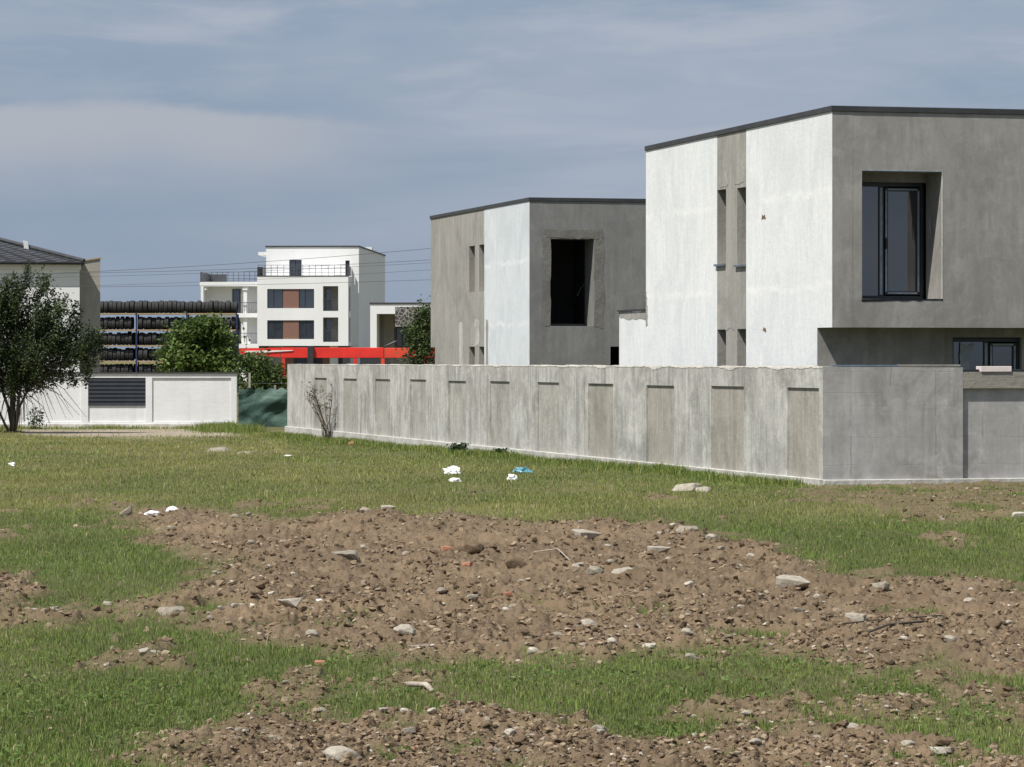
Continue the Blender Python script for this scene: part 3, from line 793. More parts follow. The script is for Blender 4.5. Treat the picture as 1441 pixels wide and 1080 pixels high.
# window wall at the back of the niche
bx1 = nx1; bz1 = A.z(256, nx0, SB)
box('niche_lintel', M['greyfront'], near, nx0-.1, nx1+.1, SB+.0, SB+.2, bz1, nz1+.05)
wd = window(near, nx0-.12, nx1-.02, SB+.06, nz0+.005, bz1-.005, A.front(1242, SB))
jitter_patch('mortar_line', near, [(nx0, nz0-.035), (nx1, nz0-.02), (nx1, nz0-.002), (nx0, nz0-.002)], 0, M['frame'], 'x', 0, 8, .015, 14)
# conduit cable dangling from the niche side
MB().tube([(nx1-.005, .45, nz1-.75), (nx1-.06, .43, nz1-.78), (nx1-.07, .42, nz1-.95), (nx1-.05, .43, nz1-1.15)], .007).build('loose_cable', M['film'], near, True)
# ground floor, set back below the overhang
gx = A.front(1329, SB)
g0, g1_ = A.front(1340, SB+.12), A.front(1437, SB+.12); gz1 = A.z(475, g0, SB)
panel('ground_floor_wall', M['greyfront'], near, (0, SB, 0), UX, NF, tk+.002, gx, 0, ZC-.002, (), .34)
panel('ground_floor_wall', M['greyfront'], near, (0, SB-.003, 0), UX, NF, .003, tk, 0, ZC-.002, (), .005)
panel('ground_floor_wall', M['greyfront'], near, (0, SB+.1, 0), UX, NF, gx, FW, 0, ZC-.002, [(g0, g1_, .95, gz1)], .3)
window(near, g0-.01, g1_+.01, SB+.2, .93, gz1-.01, A.front(1388, SB+.2))
jitter_patch('painted_smear', near, [(g0+.16, 1.25), (g0+.30, 1.2), (g0+.36, 2.1), (g0+.5, 2.28), (g0+.2, 2.3)], SB+.2, M['film'], 'x', 0, 9, .03, 4)
# slabs, back walls, coping
box('soffit_slab', M['greyfront'], near, tk+.001, FW, .001+SB, yEnd-tk, ZC+.002, ZC+.28)
box('roof_slab', M['inside'], near, tk+.001, FW, SB+.001, yEnd-tk, ZT-.45, ZT-.15)
box('back_wall', M['greyfront'], near, tk+.001, FW, yEnd-tk+.002, yEnd-.001, 0, ZT-.1)
box('end_wall', M['greyfront'], near, FW+.001, FW+.3, SB+.003, yEnd, 0, ZT-.1)
box('partition_wall', M['inside'], near, tk+.01, FW, 4.5, 4.7, .0, ZT-.46)
cp = MB(); o_ = .025
cp.box(-o_, FW+.35, -o_, .42, ZT-.1, ZT).box(-o_, .42, .421, yEnd+o_, ZT-.0995, ZT-.0005).box(.421, FW+.35, yEnd-.38, yEnd+o_-.001, ZT-.0995, ZT-.0005)
cp.build('roof_coping', M['coping'], near, bevel=.008)
for pxy in ((1075, 306, .07, .045), (1076, 464, .05, .04)):
    yy = A.side(pxy[0]); zz = A.z(pxy[1], 0, yy)
    jitter_patch('exposed_brick_spot', near, [(yy-pxy[2]*1.6, zz-pxy[3]), (yy+pxy[2]*1.6, zz-pxy[3]*.6), (yy+pxy[2]*1.2, zz+pxy[3]), (yy-pxy[2], zz+pxy[3]*.8)], 0, M['st_rust'], 'y', 0, int(pxy[1]), .02, 4)
for q, (pa, pb, ya, yb) in enumerate(((1012, 1024, 230, 262), (1034, 1048, 225, 258), (1018, 1034, 405, 462))):
    y0, y1 = A.side(pb), A.side(pa)
    jitter_patch('plaster_patch', near, [(y0, A.z(yb, 0, y0)), (y1, A.z(yb, 0, y0)), (y1-.2, A.z(ya, 0, y0)), (y0+.3, A.z(ya-5, 0, y0))], 0, M['plinth'] if q == 9 else M['greyside'], 'y', .004, 40+q, .04, 5)

# --- far house
B = Fr(745, 90.7)
far = thing('house', B.O, TH, 'smaller looking unfinished grey house behind, with an empty black window opening', 'house')
yA2, yE2 = B.side(681.5), B.side(606)
t1 = (B.side(681.5), B.side(674)); t2 = (B.side(668), B.side(660)); w0, w1 = B.z(410, 0, t1[0]), B.z(344, 0, t1[0]); wl = B.z(488, 0, t1[0])
ylow = B.side(612); zlow = B.z(489, 0, yE2)
panel('white_wall', M['white2'], far, (0, 0, 0), UY, NL, 0, yA2, 0, ZT-.1, (), tk)
panel('grey_side_wall', M['greyside'], far, (.004, 0, 0), UY, NL, yA2+.0005, ylow, 0, zlow, [(t1[0]+.001, t1[1], .9, wl), (t2[0], t2[1], .9, wl)], tk)
panel('grey_side_wall', M['greyside'], far, (.004, 0, 0), UY, NL, yA2+.0005, yE2, zlow+.0005, ZT-.1, [(t1[0]+.001, t1[1], w0, w1), (t2[0], t2[1], w0, w1)], tk)
for s_ in (t1, t2):
    for z0, z1 in ((w0, w1), (.9, wl)):
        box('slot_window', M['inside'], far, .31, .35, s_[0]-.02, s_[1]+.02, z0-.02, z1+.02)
hx0, hx1 = B.front(774.5), B.front(836); hz0, hz1 = B.z(459, hx0), B.z(336, hx0)
dx0, dx1, dz1 = B.front(859), B.front(885), B.z(488, 3)
panel('front_wall', M['greyfront2'], far, (0, 0, 0), UX, NF, tk+.001, 13.5, 0, ZT-.1, [(hx0, hx1, hz0, hz1), (dx0, dx1, .2, dz1)], .95)
panel('front_wall', M['greyfront2'], far, (0, -.003, 0), UX, NF, .002, tk, 0, ZT-.1, (), .004)
mg = .26
for q, P in enumerate(([(hx0-mg*.6, hz1+.01), (hx1+mg, hz1+.01), (hx1+mg, hz1+mg), (hx0-mg*.6, hz1+mg)],
          [(hx1+.01, hz0-.02), (hx1+mg, hz0-.05), (hx1+mg+.02, hz1), (hx1+.01, hz1)],
          [(hx0-mg*.7, hz0+.02), (hx0-.01, hz0), (hx0-.01, hz1), (hx0-mg*.8, hz1)])):
    jitter_patch('plaster_surround', far, P, 0, M['surround'], 'x', 0, 20+q, .035, 7)
MB().tube([(hx1-.01, .5, hz1-1.1), (hx1-.25, .48, hz1-1.35), (hx1-.35, .47, hz1-1.55)], .006).build('loose_cable', M['rail'], far, True)
for pa, pb, ya, yb in ((646, 651, 453, 514), (668, 674, 450, 486), (684, 687, 450, 514)):
    y0, y1 = B.side(pb), B.side(pa)
    jitter_patch('plaster_patch', far, [(y0, B.z(yb, 0, y0)), (y1, B.z(yb, 0, y0)), (y1, B.z(ya, 0, y0)), (y0, B.z(ya, 0, y0))], 0, M['plinth'] if pa != 684 else M['greyside'], 'y', .004 if pa != 684 else 0, 60+pa, .035, 6)
for z0, z1 in ((2.75, 3.0), (ZT-.45, ZT-.15)):
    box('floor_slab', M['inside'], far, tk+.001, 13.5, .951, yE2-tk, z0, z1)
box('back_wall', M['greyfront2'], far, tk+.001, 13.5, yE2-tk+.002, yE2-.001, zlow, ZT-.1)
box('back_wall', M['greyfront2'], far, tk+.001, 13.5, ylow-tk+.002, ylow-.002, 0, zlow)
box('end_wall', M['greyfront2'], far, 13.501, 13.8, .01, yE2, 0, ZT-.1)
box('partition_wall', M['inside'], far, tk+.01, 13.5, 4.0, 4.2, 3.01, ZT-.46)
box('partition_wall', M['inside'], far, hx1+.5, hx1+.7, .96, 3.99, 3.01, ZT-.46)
cp = MB()
cp.box(-o_, 13.85, -o_, .42, ZT-.1, ZT).box(-o_, .42, .421, yE2+o_, ZT-.0995, ZT-.0005).box(.421, 13.85, yE2-.38, yE2+o_-.001, ZT-.0995, ZT-.0005)
cp.build('roof_coping', M['coping'], far, bevel=.008)

# ------------------------------------------------------------------ concrete perimeter wall
c0 = Vector((5.0, 53.7)); c1 = Vector((-6.02, 89.5)); L = (c1-c0).length
thw = math.atan2(c1.y-c0.y, c1.x-c0.x)-math.pi/2     # local +y runs along the side wall, away from the camera
Cw = Fr(0, 1); Cw.O = Vector((c0.x, c0.y, 0)); Cw.th = thw
Cw.r = Vector((math.cos(thw), math.sin(thw), 0)); Cw.u = Vector((-math.sin(thw), math.cos(thw), 0))
wall = thing('concrete_wall', Cw.O, thw, 'long bare concrete perimeter wall with recessed panels, turning a corner', 'wall')
WH = 1.885
rec = [(442.5,459.7),(483.3,501.9),(528,548.8),(576.8,599.6),(631,655.7),(689.2,717),(756.4,786.7),(827.7,862.7),(909.6,948.5),(1000.7,1046.8),(1108,1152.5)]
holes = []
for a_, b_ in rec:
    y0, y1 = Cw.side(b_), Cw.side(a_)
    holes.append((y0, y1, -.1, WH-.33-.02*R.random()))
panel('side_wall', M['conc'], wall, (0, 0, 0), UY, NL, .0, L, -.4, WH, holes, .25, .012, .45)
for y0, y1, z0, z1 in holes:
    panel('recessed_panel', M['concpanel' if y0 < 13 else 'concpanel2'], wall, (.032, 0, 0), UY, NL, y0-.02, y1+.02, -.3, z1+.03, (), .12)
pl = MB()
pl.prism([(-.07, -.005, -.4), (.2, -.005, -.4), (.2, L+.03, -.4), (-.07, L+.03, -.4)], [(-.07, -.005, .085), (.2, -.005, .085), (.2, L+.03, .23), (-.07, L+.03, .23)])
pl.build('plinth', M['plinth'], wall, bevel=.01)
# mortar bed on the crown: an uneven pale ridge
mb = MB(); N = 420
prof = []
for i in range(N+1):
    y = .02+(L-.04)*i/N
    hgt = (.004+.03*max(0, mn.noise(Vector((y*1.7, 2, 0)))+.1)+.02*max(0, mn.noise(Vector((y*6, 5, 0)))))*(1.2-.7*y/L)
    prof.append([(-.005+.003*mn.noise(Vector((y*4, 0, 0))), y, WH-(.01+.08*max(0, mn.noise(Vector((y*1.3, 9, 0)))+.1)+.03*mn.noise(Vector((y*7, 9, 3))))*(1.1-.9*y/L)), (.0, y, WH+hgt), (.22, y, WH+hgt*.8), (.24, y, WH-.02)])
for i in range(N):
    for q in range(3): mb.quad(prof[i][q], prof[i+1][q], prof[i+1][q+1], prof[i][q+1])
mb.build('mortar_crown', M['mortar'], wall, True)
# corner return running right: full-height bay, then a recessed bay under a beam
dth = TH-thw
def rloc(x, y, z):   # local coords of the return (x along it)
    return (x*math.cos(dth)-y*math.sin(dth), x*math.sin(dth)+y*math.cos(dth), z)
Rr = Vector((math.cos(dth), math.sin(dth), 0)); Rn = Vector((math.sin(dth), -math.cos(dth), 0))
Dw = Fr(0, 1); Dw.O = Cw.O; Dw.th = TH; Dw.r = A.r; Dw.u = A.u
xb = Dw.front(1355); xe = 9.0
panel('return_wall', M['concend'], wall, (0, 0, 0), Rr, Rn, .253, xb, -.4, WH-.0, (), .25, .006, .5)
panel('return_wall', M['concend'], wall, Rn*.0, Rr, Rn, -.0, .2525, -.4, WH+.012, (), .2)
z_b = CH-(547-HY)/F*54.2; z_t = CH-(524-HY)/F*54.2
panel('return_wall', M['concend'], wall, -Rn*.07, Rr, Rn, xb+.012, xe, -.4, z_b, (), .18)
panel('return_beam', M['beam'], wall, (0, 0, 0), Rr, Rn, xb+.004, xe, z_b+.001, z_t, (), .25, .005, .6)
pb = MB()
q = [rloc(.0, -.06, 0), rloc(xe, -.06, 0), rloc(xe, .2, 0), rloc(.0, .2, 0)]
pb.prism([(a, b, -.4) for a, b, _ in q], [(a, b, .075) for a, b, _ in q])
pb.build('plinth', M['plinth'], wall, bevel=.01)

# loose things on the wall
def on_wall(name, m, x0, x1, z0, z1, label, cat, y0=.03, y1=.22):
    o = box(name, m, None, x0, x1, y0, y1, 0, z1-z0, bevel=.004)
    p = Cw.O+Vector((0, 0, z0)); o.location = p; o.rotation_euler = (0, 0, TH)
    tag(o, label, cat); return o
on_wall('steel_strip', M['steel'], Dw.front(1172), Dw.front(1266), WH+.009, WH+.035, 'bluish steel strip lying on the wall near its corner', 'steel strip', .0, .16)
on_wall('plank', M['beam'], Dw.front(1267), Dw.front(1352), WH+.009, WH+.04, 'brown plank lying on the wall right of the bluish steel strip', 'plank', .0, .16)
on_wall('plank', M['frame'], Dw.front(1356), Dw.front(1379), z_t+.006, z_t+.045, 'short dark plank lying on the brown concrete beam', 'plank')
on_wall('plank', M['frame'], Dw.front(1424), Dw.front(1475), z_t+.006, z_t+.045, 'dark plank on the beam right of the pinkish foam block', 'plank')
on_wall('foam_block', M['foam'], Dw.front(1380), Dw.front(1423), z_t+.006, z_t+.095, 'pinkish white foam block lying on the concrete beam', 'foam block', -.02, .2)

# ------------------------------------------------------------------ white garden wall
dF = 98.0
fl = thing('garden_wall', (W(333, 0, dF).x, dF, 0), 0, 'low white garden wall with dark cap and black louvred grille', 'wall')
sc = dF/F
X0 = -13.0; zf = 2-(525-HY)*sc
pil = [(325,333),(205,214),(114,124),(23,33),(-68,-58)]
lx = lambda px: (px-333)*sc
zpt = CH-(532-HY)*sc; zpb = CH-(594-HY)*sc
fh = []
for (a, b), (c, d) in zip(pil[1:], pil): fh.append((lx(b), lx(c), zpb, zpt))
panel('wall_face', M['fencewhite'], fl, (0, 0, 0), UX, NF, X0, 0, -.3, zf-.02, fh, .24)
for i, h in enumerate(fh):
    if i == 1:
        panel('render_panel', M['fencewhite'], fl, (0, .04, 0), UX, NF, h[0]-.02, h[1]+.02, zpb-.02, CH-(571-HY)*sc, (), .1)
    else:
        panel('render_panel', M['fencewhite'], fl, (0, .04, 0), UX, NF, h[0]-.02, h[1]+.02, zpb-.02, zpt+.02, (), .1)
box('plinth', M['fencebase'], fl, X0-.02, .03, -.05, .26, -.3, CH-(597-HY)*sc)
box('cap', M['coping'], fl, X0-.03, .05, -.04, .28, zf-.018, zf+.02)
gr = MB(); h = fh[1]; gz0 = CH-(571-HY)*sc
ng = 7
for i in range(ng):
    z = gz0+(zpt-gz0)*(i+.5)/ng; dz = (zpt-gz0)/ng
    gr.prism([(h[0]+.005, .0, z-dz*.42), (h[1]-.005, .0, z-dz*.42), (h[1]-.005, .012, z-dz*.42), (h[0]+.005, .012, z-dz*.42)],
             [(h[0]+.005, .025, z+dz*.50), (h[1]-.005, .025, z+dz*.50), (h[1]-.005, .034, z+dz*.50), (h[0]+.005, .034, z+dz*.50)])
g_ = gr.build('louvre_grille', M['frame'], fl)
box('grille_back', M['dark'], fl, h[0]-.01, h[1]+.01, .1, .14, gz0-.01, zpt+.01)

# ------------------------------------------------------------------ green netting fence
nt = thing('netting_fence', (W(333, 0, 99.5).x+.05, 99.5, 0), 0, 'sagging dark green netting fence between the white wall and the concrete wall', 'fence')
mb = MB(); N, K = 40, 14; wn = (430-333)*99.5/F
P = [[None]*(K+1) for _ in range(N+1)]
for i in range(N+1):
    for j in range(K+1):
        x = wn*i/N; z = 1.18*j/K*(1-.06*math.sin(i*.5)**2)
        P[i][j] = Vector((x, .16*mn.noise(Vector((x*1.2, z*2.2, 3)))+.06*mn.noise(Vector((x*4-z*5, z*3, 8))), z))
for i in range(N):
    for j in range(K): mb.quad(P[i][j], P[i+1][j], P[i+1][j+1], P[i][j+1])
mb.build('netting', M['net'], nt, True)
for a in (348, 384, 414):
    box('post', M['concpanel'], nt, (a-333)*99.5/F-.03, (a-333)*99.5/F+.03, .2, .27, -.1, 1.62 if a == 348 else 1.25)
mb = MB()
for z in (1.22, 1.5): mb.tube([(0, .23, z-.2), (wn, .23, z-.2)], .006, 4)
mb.build('fence_wire', M['wire'], nt)

# ------------------------------------------------------------------ left house with tiled hip roof
dH = 150.0; hs = dH/F
lh = thing('house', (W(112, 0, dH).x, dH, 0), math.radians(7.2), 'white house with dark tiled hip roof at the left edge behind the tree', 'house')
ze = CH+(507-371)*hs; LW = 13.0; LD = 10.0
panel('front_wall', M['wallwhite'], lh, (0, 0, 0), UX, NF, -LW, 0, 0, ze-.28, [(-5.2, -4.0, .3, 2.4), (-9, -7.4, 3.6, 5.0), (-9, -7.4, .9, 2.3)], .3)
for a in ((-5.2, -4.0, .3, 2.4), (-9, -7.4, 3.6, 5.0), (-9, -7.4, .9, 2.3)):
    w_ = box('window', M['frame'], lh, a[0]-.01, a[1]+.01, .12, .17, a[2]-.01, a[3]+.01)
    box('pane', M['darkglass'], w_, a[0]+.08, (a[0]+a[1])/2-.04, .10, .119, a[2]+.08, a[3]-.08)
    box('pane', M['darkglass'], w_, (a[0]+a[1])/2+.04, a[1]-.08, .10, .119, a[2]+.08, a[3]-.08)
box('side_wall', M['wallwhite'], lh, -.3, -.001, .301, LD, 0, ze-.28)
box('back_wall', M['wallwhite'], lh, -LW, -.301, LD-.3, LD, 0, ze-.28)
box('side_wall', M['wallwhite'], lh, -LW, -LW+.3, .301, LD-.301, 0, ze-.28)
box('cornice', M['wallwhite'], lh, -LW-.1, .06, -.08, LD+.1, ze-.279, ze-.06)
box('gutter', M['coping'], lh, -LW-.4, .16, -.35, LD+.4, ze-.055, ze+.05)
# hip roof as stepped tile courses
pitch = .277; e0, e1, f0, f1 = -LW-.45, .2, -.42, LD+.45
half = (f1-f0)/2; zr = ze+.05
rf = MB(); nk = 18
for i in range(nk):
    a, b = half*i/nk, half*(i+1)/nk
    za, zb = zr+a*pitch+.035, zr+b*pitch
    A0 = [(e0+a, f0+a), (e1-a, f0+a), (e1-a, f1-a), (e0+a, f1-a)]; B0 = [(e0+b, f0+b), (e1-b, f0+b), (e1-b, f1-b), (e0+b, f1-b)]
    for q in range(4):
        r_ = (q+1) % 4
        n = 60 if q in (0, 2) else 45
        for c in range(n):
            # waved course: alternate high and low ribs
            t0, t1 = c/n, (c+1)/n
            def P_(Q, t, z, lift): return (Q[q][0]*(1-t)+Q[r_][0]*t, Q[q][1]*(1-t)+Q[r_][1]*t, z+lift)
            l0 = .035*math.sin(t0*n*1.57); l1 = .035*math.sin(t1*n*1.57)
            rf.quad(P_(A0, t0, za, l0), P_(A0, t1, za, l1), P_(B0, t1, zb, l1), P_(B0, t0, zb, l0))
            rf.quad(P_(A0, t0, za-.07, 0), P_(A0, t1, za-.07, 0), P_(A0, t1, za, l1), P_(A0, t0, za, l0))
roof = rf.build('roof', M['tiles'], lh)
hp = MB()
for (sx, sy), (tx, ty) in (((e1, f0), (e1-half, f0+half)), ((e1, f1), (e1-half, f1-half)), ((e0, f0), (e0+half, f0+half))):
    hp.tube([(sx, sy, zr+.06), (tx, ty, zr+half*pitch+.09)], .09, 8)
hp.tube([(e0+half, f0+half, zr+half*pitch+.09), (e1-half, f0+half, zr+half*pitch+.09)], .09, 8)
hp.build('ridge_tiles', M['tiles'], roof)
vt = W(45, 346, dH+1.5)-Vector((W(112, 0, dH).x, dH, 0))
MB().prism([(vt.x-.12, 1.9, zr+.4), (vt.x+.1, 1.9, zr+.4), (vt.x+.1, 2.1, zr+.4), (vt.x-.12, 2.1, zr+.4)], [(vt.x-.2, 1.85, zr+1.05), (vt.x+.02, 1.85, zr+1.0), (vt.x+.02, 2.1, zr+1.0), (vt.x-.2, 2.1, zr+1.05)]).build('roof_vent', M['wallwhite'], roof)
# tan side wing wall, set back
fx = (142-113)*hs
fy = 1.3
zt0, zt1 = CH+(507-369)*hs*1.009, CH+(507-364)*hs*1.009
MB().prism([(.0, fy, 0), (fx, fy, 0), (fx, fy+.4, 0), (.0, fy+.4, 0)], [(.0, fy, zt0), (fx, fy, zt1), (fx, fy+.4, zt1), (.0, fy+.4, zt0)]).build('side_wing', M['fin'], lh)
MB().prism([(-.0, fy-.05, zt0+.002), (fx+.05, fy-.05, zt1+.002), (fx+.05, fy+.4, zt1+.002), (-.0, fy+.4, zt0+.002)], [(-.0, fy-.05, zt0+.06), (fx+.05, fy-.05, zt1+.06), (fx+.05, fy+.4, zt1+.06), (-.0, fy+.4, zt0+.06)]).build('side_wing_coping', M['tan'], lh)

# ------------------------------------------------------------------ tyre rack and tyres
dR = 205.0; rs = dR/F
rk = thing('tyre_rack', (W(262, 0, dR).x, dR, 0), 0, 'tall blue and tan pallet rack loaded with black tyres', 'rack')
ru = [-192+50, 192-262+0, 263-262, 333-262]
levels = [441, 464, 486, 508, 530]
zl_ = [CH-(p-HY)*rs for p in levels]
uprx = [(p-262)*rs for p in (122, 192, 263, 333)]
for i, x in enumerate(uprx):
    for y in (0, 1.1):
        box('upright', M['blue'], rk, x-.045, x+.045, y-.05, y+.05, 0, zl_[0]+.05 if i < 3 else zl_[0]-.05)
mb = MB()
for i, z in enumerate(zl_):
    for k_ in range(3):
        for y in (-.06, 1.06):
            o = MB().box(uprx[k_]+.062, uprx[k_+1]-.062, y-.03, y+.03, z-.085, z).build('beam', M['tan'], rk)
    MB().box(uprx[0]+.07, uprx[3]-.07, .0, 1.0, z-.05, z-.02).build('shelf', M['dark'], rk)
def tyre_mesh(r, w):
    prof = [(r*.58, -w*.42), (r*.72, -w*.5), (r*.9, -w*.48), (r*.985, -w*.36), (r, -w*.15), (r*.975, -w*.13), (r*.975, -w*.09), (r, -w*.07), (r, w*.07), (r*.975, w*.09), (r*.975, w*.13), (r, w*.15), (r*.985, w*.36), (r*.9, w*.48), (r*.72, w*.5), (r*.58, w*.42)]
    mb = MB(); n = 24
    V = [[(x, math.cos(2*math.pi*i/n)*rad, math.sin(2*math.pi*i/n)*rad) for rad, x in prof] for i in range(n)]
    for i in range(n):
        j = (i+1) % n
        for q in range(len(prof)):
            q2 = (q+1) % len(prof)
            mb.quad(V[i][q], V[j][q], V[j][q2], V[i][q2])
    return mb.mesh('tyre', True)
TY = [tyre_mesh(.375, .24), tyre_mesh(.35, .21), tyre_mesh(.395, .27)]
for t in TY: t.materials.append(M['rubber'])
names = ['top shelf', 'second shelf', 'third shelf', 'fourth shelf', 'lowest shelf in view']
nty = 0
for i, z in enumerate(zl_):
    x = uprx[0]+.15 if i else uprx[0]+.1
    x = max(x, (140-262)*rs)
    while x < uprx[3]-.1:
        t = R.choice(TY); w_ = max(v.co.x for v in t.vertices)*2; r_ = max(v.co.z for v in t.vertices)
        if i and min(abs(x+w_/2-u) for u in uprx) < .2: x += .1; continue
        if i in (1, 2, 3) and R.random() < .035: x += .25; continue
        o = bpy.data.objects.new('tyre', t); COL.objects.link(o)
        o.location = rk.location+Vector((x+w_/2, .4+R.uniform(-.08, .08), z+r_+.002))
        o.rotation_euler = (R.uniform(0, 6), 0, R.uniform(-.06, .06))
        tag(o, 'black tyre standing upright in the row on the '+names[i]+' of the rack', 'tyre', 'tyres on the '+names[i]); nty += 1
        x += w_+.01+R.uniform(0, .02)

for i, z in enumerate(zl_):
    x = max(uprx[0]+.2, (138-262)*rs)
    while x < uprx[3]-.12:
        t = R.choice(TY[:2] if R.random() < .8 else TY); w_ = max(v.co.x for v in t.vertices)*2; r_ = max(v.co.z for v in t.vertices)
        if R.random() < .06: x += .2; continue
        o = bpy.data.objects.new('tyre', t); COL.objects.link(o)
        o.location = rk.location+Vector((x+w_/2, 1.0+R.uniform(-.1, .1), z+r_+R.choice((0, 0, .03, .07)) if i else z+r_+.002))
        o.rotation_euler = (R.uniform(0, 6), 0, R.uniform(-.1, .1))
        tag(o, 'black tyre in the back row on the '+names[i]+' of the rack', 'tyre', 'back row tyres on the '+names[i])
        x += w_+.015+R.uniform(0, .05)

# ------------------------------------------------------------------ apartment building
tha = math.radians(-2.9); dA = 306.0
E = Fr(362, dA, tha)
ap = thing('apartment_building', E.O, tha, 'white four storey apartment building with brick panels and roof terrace railing', 'building')
ew = lambda px, y=0: E.front(px, y)
ez = lambda py, y=0: CH-(py-HY)/F*(dA+y)
wr = ew(490); zt = ez(389); zb = ez(487)
rows = [(407, 434), (451, 477.5)]
hl = []
for a, b in rows:
    hl += [(ew(376), ew(442), ez(b), ez(a)), (ew(454.5), ew(476), ez(b+4), ez(a-4))]
panel('front_wall', M['wallwhite'], ap, (0, 0, 0), UX, NF, 0, wr, zb, zt, hl, .35)
for q, (a, b) in enumerate(rows):
    z0, z1 = ez(b), ez(a)
    for p0, p1 in ((376, 398), (420.5, 442)):
        w_ = box('window', M['frame'], ap, ew(p0)-.01, ew(p1)+.01, .16, .22, z0-.01, z1+.01)
        x0, x1 = ew(p0), ew(p1); xm = x0+(x1-x0)*(.42 if q == 0 else .5)
        box('pane', M['glass' if q == 0 else 'darkglass'], w_, x0+.06, xm-.04, .14, .159, z0+.07, z1-.07)
        box('pane', M['glass' if q == 0 else 'darkglass'], w_, xm+.04, x1-.06, .14, .159, z0+.07, z1-.07)
    box('brick_panel', M['brick'], ap, ew(398)+.011, ew(420.5)-.011, .10, .25, z0-.01, z1+.01)
    # loggia
    x0, x1, z0, z1 = ew(454.5), ew(476), ez(b+4), ez(a-4)
    box('loggia_wall', M['fin'], ap, x0-.1, x1+.9, 1.6, 1.7, z0-.2, z1+.2)
    box('loggia_floor', M['wallwhite'], ap, x0-.1, wr-.3, .36, 1.59, z0-.15, z0-.001)
    box('loggia_door', M['glass'], ap, x0+.1, x0+.6, 1.55, 1.599, z0, z0+2.0)
    rl = MB()
    rl.box(x0, x1, .1, .14, z0+1.0, z0+1.05)
    nb = 12
    for i in range(nb): xx = x0+(x1-x0)*(i+.5)/nb; rl.box(xx-.012, xx+.012, .105, .135, z0, z0+.999)
    rl.build('railing', M['rail'], ap)
# right flank of the front block with loggia slots
fz = [(ez(b+4), ez(a-4)) for a, b in rows]
panel('flank_wall', M['wallwhite'], ap, (wr+.0, 0, 0), UY, (1, 0, 0), .351, 3.2, zb, zt, [(.9, 2.3, z0, z1) for z0, z1 in fz], .3)
panel('flank_wall', M['wallwhite'], ap, (0, 0, 0), UY, NL, .351, 3.2, zb, zt, (), .3)
box('front_slab', M['wallwhite'], ap, .301, wr-.301, .352, 3.2, zb+.001, zb+.25)
box('terrace_slab', M['wallwhite'], ap, .301, wr-.301, .352, 3.2, zt-.35, zt-.1)
box('terrace_coping', M['coping'], ap, -.04, wr+.04, -.04, .3, zt+.001, zt+.06)
# core with top storey
cx0, cx1 = ew(374.5, 3.2), ew(505, 3.2); zc = ez(348, 3.2)
tw = [(ew(407, 3.2), ew(424.5, 3.2), zt-.1, ez(366, 3.2)), (ew(486, 3.2), ew(492, 3.2), zt+.1, ez(367, 3.2))]
panel('top_storey_wall', M['wallwhite'], ap, (0, 3.201, 0), UX, NF, cx0, cx1, 0, zc, tw, .3)
for a in tw:
    w_ = box('terrace_door', M['frame'], ap, a[0]-.01, a[1]+.01, 3.36, 3.42, a[2]-.01, a[3]+.01)
    if a[1]-a[0] > .8:
        xm = (a[0]+a[1])/2
        box('pane', M['glass'], w_, a[0]+.06, xm-.04, 3.34, 3.359, a[2]+.05, a[3]-.06); box('pane', M['glass'], w_, xm+.04, a[1]-.06, 3.34, 3.359, a[2]+.05, a[3]-.06)
panel('side_wall', M['wallwhite'], ap, (cx1, 0, 0), UY, (1, 0, 0), 3.503, 30.2, 0, zc, (), .3)
panel('side_wall', M['wallwhite'], ap, (cx0, 0, 0), UY, NL, 3.503, 30.2, 0, zc, (), .3)
box('back_wall', M['wallwhite'], ap, cx0, cx1, 30.21, 30.5, 0, zc)
box('roof_slab', M['coping'], ap, cx0-.08, cx1+.08, 3.12, 30.6, zc+.001, zc+.12)
box('roof_hatch', M['wallwhite'], ap, cx1-1.6, cx1-.9, 26, 27, zc+.12, zc+.75)
box('roof_canopy', M['wallwhite'], ap, cx0-.75, cx0-.002, 3.3, 8, zc-.75, zc-.45)
rl = MB()
for z in (.35, .7, 1.02): rl.box(.05, wr-.05, .1, .13, zt+z-.02, zt+z+.015)
for i in range(15): xx = .1+(wr-.2)*i/14; rl.box(xx-.02, xx+.02, .09, .14, zt+.06, zt+1.03)
rl.box(-.03, .9, .3, 2.9, zt+.08, zt+1.0) if False else None
rl.build('terrace_railing', M['rail'], ap)
box('planter', M['frame'], ap, -.05, .45, .4, 2.6, zt+.07, zt+.85)
rl = MB()
for i in range(8): rl.box(wr-.1, wr-.06, .2+i*.38, .46+i*.38, zt+.06, zt+.95)
rl.build('side_railing', M['rail'], ap)
# left wing with balconies
wx0 = ew(283, 3.2); zw1 = ez(397, 3.2)
box('wing_wall', M['wallwhite'], ap, wx0+.25, -.002, 4.6, 12, 0, zw1-.4)
panel('wing_end_wall', M['wallwhite'], ap, (wx0, 0, 0), UY, NL, 3.0, 12.1, 0, zw1-.41, (), .24)
for zz in (zw1, ez(441, 3.2), ez(484, 3.2)):
    box('balcony_slab', M['wallwhite'], ap, (wx0-.1) if zz == zw1 else ew(334, 3.2), -.003, 3.0, 4.598, zz-.4, zz)
    if zz == zw1: box('wing_roof', M['wallwhite'], ap, wx0-.1, -.003, 4.599, 12.2, zz-.4, zz-.02)
for p in (287, 345):
    box('balcony_beam', M['wallwhite'], ap, ew(p, 3.2)-.22, ew(p, 3.2)+.22, 3.1, 4.59, zw1-.75, zw1-.402)
box('column', M['wallwhite'], ap, ew(342.5, 3.2), ew(347.5, 3.2), 3.2, 3.5, 0, zw1-.76)
